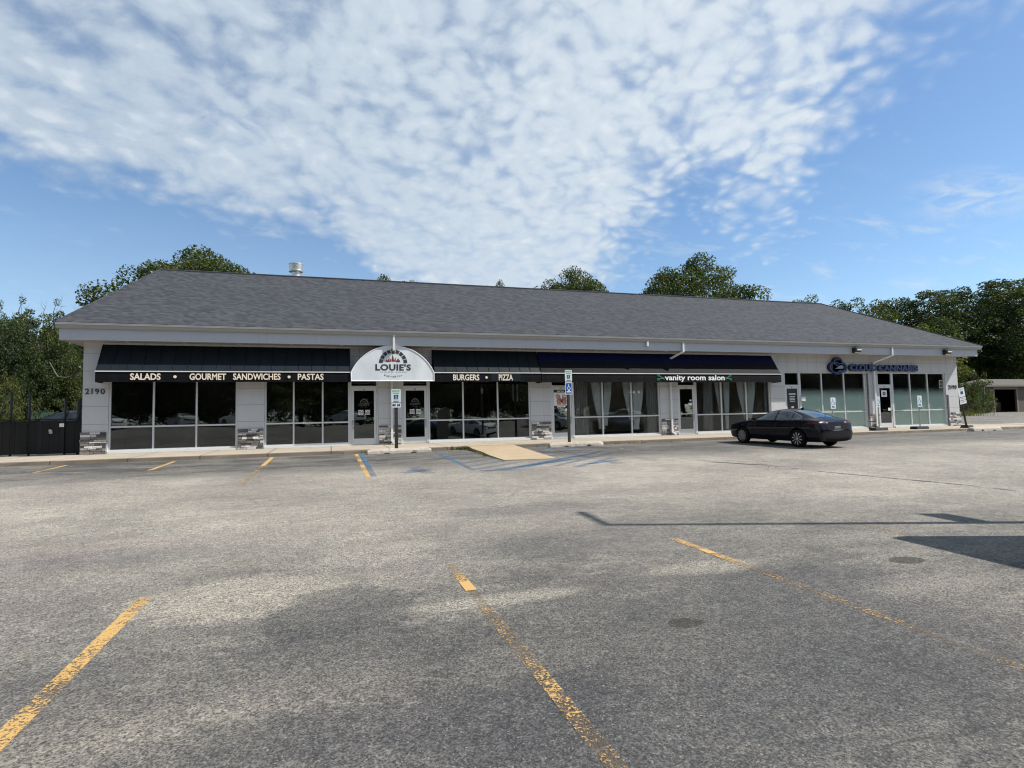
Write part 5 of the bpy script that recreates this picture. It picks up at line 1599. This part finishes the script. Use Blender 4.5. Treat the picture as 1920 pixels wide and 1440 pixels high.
def make_tree(seed, H, cr, zlo, nclump, leafm, per=95, size=.34, shape='round', name='tree', bare=0, trunk_r=None):
    r = random.Random(seed)
    th = thing(name, '', 'tree')
    cl = []
    for i in range(nclump):
        for _ in range(60):
            x, y, z = r.uniform(-1, 1), r.uniform(-1, 1), r.uniform(0, 1)
            if shape == 'round': lim = math.sqrt(max(0, 1 - (2 * z - .86) ** 2 / 1.25)) if z > .4 else .72 + .6 * z
            elif shape == 'dome': lim = max(0, 1 - (max(0, z - .2) / .8) ** 2.3) ** .5
            elif shape == 'cone': lim = (1 - z) ** .8 * .95 + .08
            else: lim = .65 + .35 * math.sin(z * 3.1)
            ang = math.atan2(y, x); lim *= .82 + .22 * math.sin(ang * 3 + seed) + .12 * math.sin(ang * 5 + z * 9 + seed * 2)
            q = math.hypot(x, y)
            if q < lim and (q > lim * .42 or z > .72): break
        c = (x * cr, y * cr, zlo + z * (H - zlo) * .93)
        cl.append((c, r.uniform(.55, 1.15) * cr / 4.6 * (1.15 - .35 * z), r.uniform(.18, .72)))
    mb = MB(); tr = trunk_r or H * .018
    path = [Vector((0, 0, -.4))]; zt = zlo + (H - zlo) * .72
    for i in range(1, 9): path.append(Vector((r.uniform(-.12, .12) * i * .25, r.uniform(-.12, .12) * i * .25, zt * i / 8)))
    mb.tube(path, [tr * (1.25 if i == 0 else 1.0 - .085 * i) for i in range(9)], 9)
    for c, rad_, _ in r.sample(cl, min(len(cl), 26)):
        c = Vector(c); k = r.uniform(.35, .95); b0 = path[0].lerp(path[-1], min(.97, max(.25, (c.z - .25 * math.hypot(c.x, c.y)) / zt * .9)))
        i = min(7, int(b0.z / zt * 8)); f = b0.z / zt * 8 - i; b0 = path[max(0, i)].lerp(path[min(8, i + 1)], max(0, min(1, f)))
        mid = b0.lerp(c, .5) + Vector((r.uniform(-.3, .3), r.uniform(-.3, .3), r.uniform(-.1, .35)))
        w = tr * r.uniform(.22, .45)
        mb.tube([b0, mid, c], [w, w * .6, w * .2], 6)
        for _ in range(2):
            e = c + Vector((r.uniform(-1, 1), r.uniform(-1, 1), r.uniform(-.3, .9))) * rad_
            mb.tube([mid.lerp(c, .6), e], [w * .35, w * .08], 4)
    for _ in range(bare):     # bare twigs sticking out of the crown
        c = Vector((r.uniform(-.6, .6) * cr, r.uniform(-.6, .6) * cr, H * r.uniform(.84, .98)))
        b0 = Vector((c.x * .4, c.y * .4, H * .62)); w = tr * .2
        mid = b0.lerp(c, .6) + Vector((r.uniform(-.2, .2), r.uniform(-.2, .2), 0))
        mb.tube([b0, mid, c], [w, w * .55, w * .15], 5)
        for _ in range(5):
            t = r.uniform(.35, .95); p0 = mid.lerp(c, t); mb.tube([p0, p0 + Vector((r.uniform(-.7, .7), r.uniform(-.7, .7), r.uniform(.0, .8)))], [w * .3, w * .06], 4)
    mb.build('trunk', M['bark'], th, smooth=True)
    link('crown', leaves_mesh('crown', cl, per, size, leafm, seed), None, th)
    th['H'] = H; th['cr'] = cr
    return th


protos = {
    'dome': make_tree(21, 12, 6.0, 3.0, 300, M['leaf_oak'], 330, .175, 'dome'),
    'opendome': make_tree(22, 12, 6.0, 3.0, 170, M['leaf_oak'], 380, .175, 'dome'),
    'oak': make_tree(11, 12, 5.0, 1.6, 170, M['leaf_oak'], 230, .21),
    'dense': make_tree(12, 12, 5.2, 1.0, 210, M['leaf_dark'], 230, .205),
    'airy': make_tree(13, 12, 5.0, 3.0, 74, M['leaf_oak'], 120, .27),
    'tall': make_tree(14, 15, 4.2, 1.6, 180, M['leaf_dark'], 240, .21, 'oval'),
    'bright': make_tree(15, 8, 3.4, .8, 70, M['leaf_yellow'], 130, .26),
    'thin': make_tree(16, 13, 3.8, 1.8, 130, M['leaf_oak'], 150, .24, 'cone', bare=4),
    'shrub': make_tree(17, 3.2, 2.1, .1, 46, M['leaf_oak'], 260, .17, 'oval', name='shrub', trunk_r=.05),
}
used = set()


def put_tree(kind, u, vtop, Y, wpx, label, group, yaw=None):
    pr = protos[kind]; H, cr = pr['H'], pr['cr']
    top = P(u, vtop, Y); zb = gz(Y) - .05
    h = top.z - zb
    w = (P(u + wpx / 2, vtop, Y).x - P(u - wpx / 2, vtop, Y).x) / 2
    s = h / H; sx = w / cr
    yaw = yaw if yaw is not None else (u * 1.7 + Y) % 6.28
    if kind not in used: o = pr; used.add(kind)
    else: o = copy_tree(pr, (0, 0, 0))
    o.location = (top.x, Y, zb); o.rotation_euler = (0, 0, yaw); o.scale = (sx, sx, s)
    tag(o, label, 'shrub' if kind == 'shrub' else 'tree', group)
    return o


GB = 'trees rising behind the roof'; GR = 'trees of the wood on the right'; GL = 'trees on the left beyond the fence'
put_tree('dome', 374, 463, 50, 385, 'broad dark tree rising behind the left hip of the roof', GB)
put_tree('dome', 1073, 499, 56, 178, 'round compact tree dome above the middle of the ridge', GB, 1.0)
put_tree('opendome', 1300, 474, 50, 238, 'large open-crowned oak above the ridge with sky showing through', GB, .4)
put_tree('opendome', 735, 503, 74, 150, 'tree whose ragged tip just clears the ridge right of the exhaust fan', GB)
put_tree('opendome', 930, 518, 78, 90, 'tree top barely peeping over the middle of the ridge', GB)
R_ = [('oak', 1512, 543, 66, 130, 'oak at the point where the ridge ends on the right'), ('oak', 1600, 547, 62, 130, 'second oak from the ridge end in the wood'), ('oak', 1668, 548, 66, 120, 'oak with a rounded top above the right hip'),
      ('tall', 1722, 541, 60, 120, 'dark tree over the lower half of the right hip'), ('bright', 1735, 596, 50, 110, 'yellow-green smaller tree just above the right hip'), ('dense', 1790, 560, 68, 150, 'dark tree between the yellow-green one and the tallest crown'),
      ('tall', 1832, 523, 68, 150, 'tallest dark tree of the wood, above the right eave'), ('tall', 1893, 520, 70, 130, 'tall dark tree at the right picture edge above the shed'), ('tall', 1950, 530, 72, 160, 'tall tree cut by the right picture edge'),
      ('dense', 2020, 540, 70, 170, 'tree just outside the right picture edge'), ('dense', 1860, 590, 76, 150, 'dark tree in the second row behind the shed'), ('dense', 1925, 600, 80, 150, 'dark tree deep in the wood behind the shed roof'),
      ('dense', 1745, 600, 74, 150, 'dark tree deep in the wood behind the right eave'), ('oak', 1812, 640, 66, 100, 'low oak close beside the right end of the building'), ('dense', 1680, 600, 80, 150, 'far dark tree mostly hidden by the right hip'), ('dense', 1600, 610, 84, 150, 'farthest dark tree hidden behind the roof')]
for k in R_: put_tree(*k, GR)
for k in [('shrub', 1824, 690, 47, 34, 'tall bush right of the last pier'), ('shrub', 1838, 712, 52, 40, 'round bush at the shed corner'), ('shrub', 1812, 715, 44, 30, 'bush close behind the last pier'), ('shrub', 1832, 742, 50, 40, 'low weedy bush at the edge of the side lot')]:
    put_tree(*k, 'bushes between the shop row and the shed')
L_ = [('thin', 44, 540, 42, 130, 'tree with bare twigs at its tip, second from the left edge'), ('oak', -12, 545, 40, 150, 'oak cut by the left picture edge'), ('thin', 106, 545, 50, 120, 'slim tree with a sparse bare top left of the roof corner'),
      ('dense', 22, 585, 36, 170, 'low dense tree in front at the far left'), ('oak', 78, 575, 38, 160, 'oak in front of the slim trees, left of the eave'), ('oak', 142, 583, 46, 130, 'oak touching the left end of the roof'), ('dense', 60, 640, 54, 150, 'dark tree in the second row on the left'),
      ('dense', 150, 630, 58, 130, 'dark tree half hidden by the left end of the building'), ('dense', -30, 620, 58, 150, 'dark tree outside the left edge'), ('bright', 14, 690, 33, 70, 'bright leafy young tree low at the left edge'), ('dense', 128, 640, 40, 140, 'low dark tree right behind the fence beside the wall')]
for k in L_: put_tree(*k, GL)
for k in [('shrub', 5, 735, 31, 60, 'bright bush above the left end of the fence'), ('shrub', 60, 742, 34, 70, 'bush above the middle of the fence'), ('shrub', 118, 745, 35, 60, 'bush behind the dark car beyond the fence')]: put_tree(*k, 'bushes behind the board fence')
for i in range(26):    # wood across the road behind the viewpoint, mirrored in the windows
    x = -62 + i * 7.2
    o = copy_tree(protos[('dense', 'tall', 'dome')[i % 3]], (x, -46 + (i % 4) * 3.2, .6), (0, 0, i), (1.5, 1.5, 1.15))
    tag(o, 'tree of the row behind the viewpoint, mirrored darkly in the shop glass', 'tree', 'trees behind the viewpoint')
for i in range(24):
    x = -60 + i * 7.6
    o = copy_tree(protos['shrub'], (x, -37 + (i % 3) * 1.4, .9), (0, 0, i * 2.1), (2.3, 2.0, 1.7))
    tag(o, 'bush under the tree row behind the viewpoint, mirrored darkly in the shop glass', 'shrub', 'bushes behind the viewpoint')
for k_, pr_ in protos.items():      # a model no spot asked for
    if k_ not in used:
        for c_ in kids(pr_): bpy.data.objects.remove(c_)
        bpy.data.objects.remove(pr_)
# grey bare limbs showing in the left wood
mb = MB()
pl = [(150, 688), (139, 694), (127, 703), (110, 706), (88, 703), (78, 696), (60, 672)]
pts = [P(u, v, 33.0) + Vector((0, .3 * i, 0)) for i, (u, v) in enumerate(pl)]
mb.tube(pts, [.05, .045, .04, .038, .034, .03, .02], 6)
o = mb.build('dead_branch', simple('grey dead wood', (.10, .095, .085), .9), None, tuple(pts[3])); o.location = pts[3]; tag(o, 'long bare grey dead limb in front of the trees on the left', 'branch')

# ================================================================== GRASS, WEEDS
def tufts(name, spots, label=None, kind=None, h=.35):
    g = random.Random(9); mb = MB()
    for (x, y, z, k, hh, sp) in spots:
        for _ in range(k):
            a = g.uniform(0, 6.28); bx, by = x + g.gauss(0, sp), y + g.gauss(0, sp); hgt = hh * g.uniform(.5, 1.3); w = .012 + hgt * .02
            dx, dy = math.cos(a), math.sin(a); lean = g.uniform(.1, .6) * hgt
            mb.poly([(bx - dy * w, by + dx * w, z - .02), (bx + dy * w, by - dx * w, z - .02), (bx + dx * lean, by + dy * lean, z + hgt)], [(0, 1, 2)], g.random())
    return mb.build(name, M['blade'])


sp = []
g = random.Random(2)
for _ in range(520):
    x = g.uniform(44, 64); y = g.uniform(40, 56)
    if y > 38 + (x - 44) * .1: sp.append((x, y, gz(y) + .01, 16, .55, .35))
for _ in range(260):
    sp.append((g.uniform(-24, -8.6), g.uniform(25.0, 34), gz(27), 12, .3, .3))
struct(tufts('grass', sp), 'stuff')
sp = []
for i in range(14):
    t = g.uniform(0, .75); q = A = Vector((P(871, 838, YK + .45).x, YK + .2, 0)).lerp(Vector((G(942, 864).x, G(942, 864).y, 0)), t); sp.append((q.x - .07, q.y, gz(q.y), 9, .09, .04))
for i in range(26):
    x = g.choice([P(1190, 825, YK).x, P(700, 845, YK).x, P(930, 835, YK).x]) + g.gauss(0, .7); sp.append((x, YK - .06, gz(YK), 6, .07, .03))
for i in range(10): sp.append((P(868, 838, YK).x + g.gauss(0, .25), YK - .08, gz(YK), 12, .13, .05))
struct(tufts('weeds', sp), 'stuff')

# ================================================================== SHED ON THE RIGHT
YS = 52.0
zb = gz(YS) - .02
xl = P(1846.5, 760, YS).x; xr = P(1992, 760, YS).x; ze = P(1846, 722.5, YS).z; zpk = P(1925, 708, YS).z + .3
xd0, xd1 = P(1866, 760, YS).x, P(1907, 760, YS).x; zd = P(1885, 730, YS).z
loc = (xl, YS, zb)
th = thing('storage_shed', 'low tan shed with an open dark bay at the right edge', 'shed', loc)
mb = MB()
mb.box(xl, xd0, YS, YS + .2, zb, ze); mb.box(xd1, xr, YS, YS + .2, zb, ze); mb.box(xd0, xd1, YS, YS + .2, zd, ze)
mb.box(xl, xl + .2, YS + .2, YS + 5, zb, ze); mb.box(xr - .2, xr, YS + .2, YS + 5, zb, ze); mb.box(xl, xr, YS + 5, YS + 5.2, zb, ze)
mb.build('wall', M['siding'], th, loc)
mb = MB(); xm = (xl + xr) / 2; zp = ze + 1.0
mb.poly([(xl - .5, YS - .5, ze), (xr + .5, YS - .5, ze), (xr + .5, YS + 5.6, ze), (xl - .5, YS + 5.6, ze), (xl + 3.4, YS + 2.6, zp), (xr - 3.4, YS + 2.6, zp)], [(0, 1, 5, 4), (1, 2, 5), (2, 3, 4, 5), (3, 0, 4), (3, 2, 1, 0)])
mb.build('roof', M['shed_roof'], th, loc, fix=True)
mb = MB(); mb.box(xl - .5, xr + .5, YS - .56, YS - .5, ze - .2, ze + .05); mb.box(xl - .56, xl - .5, YS - .5, YS + 5.6, ze - .2, ze + .05); mb.build('gutter', M['shed_trim'], th, loc)
mb = MB(); mb.tube([(xl - .5, YS - .45, ze - .15), (xl - .12, YS - .1, ze - .6), (xl - .12, YS - .1, zb)], .07, 6); mb.build('downspout', M['white_metal'], th, loc)
mb = MB(); mb.box(xd0 - .25, xd0, YS - .04, YS - .002, zb, zd); mb.box(xd1, xd1 + .25, YS - .04, YS - .002, zb, zd); mb.box(xd0 - .25, xd1 + .25, YS - .045, YS - .003, zd, zd + .3); mb.build('door_trim', M['shed_trim'], th, loc)
for x0_, x1_, y0_, hh, lab in ((xd0 + .6, xd0 + 1.5, YS + 2.2, 1.0, 'low dark crate standing inside the open shed bay'), (xd1 - 1.2, xd1 - .5, YS + 1.6, 1.4, 'tall dark crate near the right jamb of the open shed bay')):
    mb = MB(); mb.box(x0_, x1_, y0_, y0_ + 1, zb, zb + hh); o = mb.build('crate', M['counter'], None, (x0_, y0_, zb), bevel=.03); o.location = (x0_, y0_, zb); tag(o, lab, 'crate', 'crates in the shed')

# ================================================================== OUT OF FRAME ON THE RIGHT: what throws the long shadows
SAZ, SEL = rad(19.6), rad(48.2)
sx_, sy_ = math.cos(SAZ), -math.sin(SAZ); TE = math.tan(SEL)
hd = G(1138, 984)
L = 7.8
base = Vector((hd.x + sx_ * L, hd.y + sy_ * L, 0)); base.z = gz(base.y); hz = hd.z + L * TE
th = thing('light_pole', 'slim lot light pole outside the right edge whose shadow crosses the asphalt', 'lamp post', base)
mb = MB(); mb.tube([base, Vector((base.x, base.y, hz))], [.075, .05], 12); mb.build('pole', M['black_metal'], th, base)
mb = MB(); mb.lathe([(.26, -.2), (.26, .35), (.23, .38)], base, n=20); mb.build('footing', M['stop'], th, base)
mb = MB(); mb.hexa([Vector(q) for q in [(base.x - .05, base.y - .05, hz - .04), (base.x + .05, base.y - .05, hz - .04), (base.x + .09, base.y + .95, hz - .04), (base.x - .09, base.y + .95, hz - .04), (base.x - .05, base.y - .05, hz + .04), (base.x + .05, base.y - .05, hz + .04), (base.x + .04, base.y + .9, hz + .03), (base.x - .04, base.y + .9, hz + .03)]]); mb.build('lamp_head', M['black_metal'], th, base, bevel=.03)
zs = 0
ls = (Vector((base.x, base.y, 0)) - Vector((7.89, 4.84, 0))).length
mb = MB(); z0 = .13 + ls * TE
mb.box(base.x - .075, base.x - .06, base.y + .04, base.y + .66, z0, z0 + .44); mb.build('pole_sign', M['sign_white'], th, base)
# tall slab added out of view to cast the broad shadow, edge on to the shops
tip = G(1680, 1008.5); HV = 2.25; lv = HV / TE
vx, vy = tip.x + sx_ * lv, tip.y + sy_ * lv
loc = (vx + .12, vy - 1.7, 0)
th = thing('shadow_slab', 'plain pale slab outside the right edge, added to cast a shadow into view', 'sign', loc)
mb = MB(); mb.box(vx, vx + .22, vy - 3.4, vy, .12, HV + tip.z); mb.build('panel', M['shed_trim'], th, loc)
mb = MB(); mb.box(vx - .02, vx + .24, vy - 3.42, vy + .02, HV + tip.z + .002, HV + tip.z + .03); mb.build('cap', M['frame_dark'], th, loc)
mb = MB(); mb.box(vx - .1, vx + .32, vy - 3.5, vy + .0, -.1, .118); mb.build('plinth', M['stop'], th, loc)

# ================================================================== SKY, SUN, CAMERA
w = bpy.data.worlds.new('World'); SC.world = w; w.use_nodes = True
t = NT(w.node_tree); w.node_tree.nodes.clear()
out = t.n('ShaderNodeOutputWorld'); bg = t.n('ShaderNodeBackground')
SKY_STRENGTH = .10
sky = t.n('ShaderNodeTexSky', sky_type='NISHITA'); sky.sun_disc = False
sky.sun_elevation = SEL; sky.sun_rotation = math.atan2(sx_, sy_); sky.altitude = 200; sky.air_density = 1.0; sky.dust_density = .25; sky.ozone_density = 1.8
d = t.n('ShaderNodeTexCoord').outputs['Generated']
px, py, pz = t.sep(d)
pys = t.m('MAXIMUM', py, .05)
a = t.m('DIVIDE', px, pys); e = t.m('DIVIDE', pz, pys)
zc = t.m('MAXIMUM', pz, .06)
q = t.xyz(t.m('DIVIDE', px, zc), t.m('DIVIDE', py, zc), 0.0)
# lower border of the altocumulus sheet
bpts = [(-700, 250), (-300, 280), (0, 318), (150, 348), (300, 385), (450, 420), (600, 452), (680, 522), (760, 575), (900, 620), (1060, 600), (1150, 520), (1240, 432), (1310, 385), (1380, 425), (1440, 420), (1500, 350), (1550, 275), (1620, 190), (1710, 110), (1810, 50), (1950, -40), (2150, -170)]
fc = t.n('ShaderNodeFloatCurve')
cv = fc.mapping.curves[0]
A0, A1 = -3.2, 3.2
lst = []
for u, v in bpts:
    p = ray(u, v); aa, ee = p[0] / p[1], p[2] / p[1]
    if p[1] > .05 and A0 < aa < A1: lst.append(((aa - A0) / (A1 - A0), min(1, max(0, ee / 1.6))))
lst.sort()
while len(cv.points) < len(lst) + 2: cv.points.new(.5, .5)
allp = [(0, lst[0][1])] + lst + [(1, 1.0)]
for pt_, (x, y) in zip(cv.points, allp): pt_.location = (x, y); pt_.handle_type = 'AUTO_CLAMPED'
fc.mapping.update()
t.put(fc.inputs['Value'], t.m('DIVIDE', t.m('SUBTRACT', a, A0), A1 - A0, clamp=True))
eb = t.m('MULTIPLY', fc.outputs[0], 1.6)
wob = t.m('MULTIPLY', t.m('SUBTRACT', t.noise(t.xyz(a, e, 0), 7, 5, .6), .5), .13)
edge = t.m('ADD', t.m('SUBTRACT', e, eb), wob)
right = t.step(a, .55, 1.5)
# puffs: cells stretched slightly along the rows of the sheet
th_ = rad(-38)
zf = t.m('ADD', t.m('MAXIMUM', pz, 0.0), .30)
q = t.xyz(t.m('DIVIDE', px, zf), t.m('DIVIDE', py, zf), 0.0)
qr = t.n('ShaderNodeVectorRotate', rotation_type='Z_AXIS'); t.put(qr.inputs['Vector'], q); qr.inputs['Angle'].default_value = th_
qs = t.vm('MULTIPLY', qr.outputs[0], (1.0, 1.5, 1))
warp = t.vm('SCALE', t.vm('SUBTRACT', t.noise(q, 6.0, 2, .5, col=True), (.5, .5, .5)), scale=.09)
def cells(vec, sc, sm):
    v = t.n('ShaderNodeTexVoronoi', feature='SMOOTH_F1'); t.put(v.inputs['Vector'], vec); t.put(v.inputs['Scale'], sc); v.inputs['Smoothness'].default_value = sm
    return t.m('SUBTRACT', 1.0, v.outputs['Distance'])
n1 = cells(t.vm('ADD', qs, warp), 13.5, .65)
n2 = cells(t.vm('ADD', q, warp), 29.0, .6)
nf = t.noise(t.vm('ADD', q, warp), 22.0, 5, .62)
n3 = t.noise(q, 3.0, 4, .6)
rw = t.step(a, -.5, .6)
cell = t.m('ADD', t.m('MULTIPLY', n1, t.m('SUBTRACT', .46, t.m('MULTIPLY', rw, .22))), t.m('MULTIPLY', n2, t.m('ADD', .14, t.m('MULTIPLY', rw, .22))))
tex = t.m('ADD', cell, t.m('ADD', t.m('MULTIPLY', nf, .34), t.m('MULTIPLY', n3, .50)))
mask = t.step(t.m('ADD', t.m('DIVIDE', edge, t.lin(a, .3, 1.6, .08, .30)), t.m('MULTIPLY', t.m('SUBTRACT', tex, .66), t.lin(a, .2, 1.2, 2.0, 2.6))), -.2, 1.25)
back = t.m('LESS_THAN', py, .05)
mask = t.m('MAXIMUM', mask, t.m('MULTIPLY', back, .35))
den = t.step(tex, .47, .80)
lo = t.m('SUBTRACT', 1.0, t.step(e, .22, .58))          # towards the horizon the puffs run together
den = t.m('ADD', t.m('MULTIPLY', den, t.m('SUBTRACT', 1.0, t.m('MULTIPLY', lo, .6))), t.m('MULTIPLY', lo, .52), clamp=True)
cov = t.m('MULTIPLY', t.m('ADD', .30, t.m('MULTIPLY', den, .66)), mask)
r0_, r1_ = ray(1480, 200), ray(1880, 80)
thin = t.step(a, float(r0_[0] / r0_[1]), float(r1_[0] / r1_[1]))
cov = t.m('MULTIPLY', cov, t.m('SUBTRACT', 1.0, t.m('MULTIPLY', thin, .62)))
# thin wisps below the sheet
wn = t.noise(t.vm('MULTIPLY', t.xyz(a, e, 0), (2.2, 9, 1)), 2.4, 6, .62, .4)
wz = t.m('MULTIPLY', t.step(wn, .5, .78), t.m('SUBTRACT', 1.0, t.step(e, .42, .62)))
pw = ray(1835, 365); wa_, we_ = float(pw[0] / pw[1]), float(pw[2] / pw[1])
gx = t.m('DIVIDE', t.m('SUBTRACT', a, wa_), .34); gy = t.m('DIVIDE', t.m('SUBTRACT', t.m('SUBTRACT', e, we_), t.m('MULTIPLY', t.m('SUBTRACT', a, wa_), .16)), .10)
gw = t.m('SUBTRACT', 1.0, t.step(t.m('SQRT', t.m('ADD', t.m('MULTIPLY', gx, gx), t.m('MULTIPLY', gy, gy))), .1, 1.0))
w2n = t.noise(t.vm('MULTIPLY', t.xyz(a, t.m('SUBTRACT', e, t.m('MULTIPLY', a, .22)), 0), (3, 14, 1)), 2.2, 5, .6, .5)
wl = t.m('MAXIMUM', t.m('MULTIPLY', wz, .5), t.m('MULTIPLY', t.m('MULTIPLY', gw, t.step(w2n, .36, .66)), .62))
haze = t.m('MULTIPLY', t.m('MULTIPLY', t.m('SUBTRACT', 1.0, t.step(e, .05, .45)), .34), t.m('SUBTRACT', 1.0, t.m('MULTIPLY', t.step(a, -.6, .6), .75)))
cov = t.m('MAXIMUM', cov, t.m('MAXIMUM', wl, haze))
tone = t.m('ADD', t.m('MULTIPLY', nf, .4), t.m('MULTIPLY', t.step(a, -.9, .9), .55), clamp=True)
ccol = t.mix(tone, (2.35, 3.0, 3.8), (4.8, 5.25, 5.6))
ccol = t.mix(t.m('MULTIPLY', t.step(tex, .80, 1.0), .35), ccol, (5.6, 5.8, 6.0))
SKYTINT = (.76, .86, .91)
skyc = t.mix(1.0, sky.outputs[0], SKYTINT, 'MULTIPLY')
t.put(bg.inputs[0], t.mix(cov, skyc, ccol)); bg.inputs[1].default_value = SKY_STRENGTH
t.L.new(bg.outputs[0], out.inputs[0])
w.cycles.sampling_method = 'MANUAL'; w.cycles.sample_map_resolution = 512

sd = bpy.data.lights.new('sun', 'SUN'); sd.energy = 4.2; sd.angle = rad(.53); sd.color = (1.0, .945, .86)
so = bpy.data.objects.new('sun', sd); COL.objects.link(so)
dirv = Vector((-sx_ * math.cos(SEL), -sy_ * math.cos(SEL), -math.sin(SEL)))
so.rotation_euler = dirv.to_track_quat('-Z', 'Y').to_euler(); so.location = (30, -20, 40)

cam = bpy.data.cameras.new('camera'); co = bpy.data.objects.new('camera', cam); COL.objects.link(co)
cam.sensor_width = 36; cam.lens = 36 * F / 1920; cam.clip_end = 3000; cam.clip_start = .05
r_, dn, fw = Vector(RW[:, 0]), Vector(RW[:, 1]), Vector(RW[:, 2])
mw = Matrix.Identity(4)
for i in range(3): mw[i][0] = r_[i]; mw[i][1] = -dn[i]; mw[i][2] = -fw[i]
mw[2][3] = CAMZ
co.matrix_world = mw; SC.camera = co

vs = SC.view_settings; SC.display_settings.display_device = 'sRGB'
vs.view_transform = 'Standard'; vs.look = 'None'; vs.gamma = 1; vs.use_curve_mapping = False; vs.exposure = .75
SC.cycles.max_bounces = 8; SC.cycles.transparent_max_bounces = 16; SC.cycles.sample_clamp_indirect = 6
SC.cycles.use_denoising = True; SC.cycles.denoiser = 'OPENIMAGEDENOISE'; SC.cycles.denoising_input_passes = 'RGB_ALBEDO_NORMAL'; SC.cycles.denoising_prefilter = 'ACCURATE'
SC.cycles.use_adaptive_sampling = False
SC.cycles.filter_width = 1.15
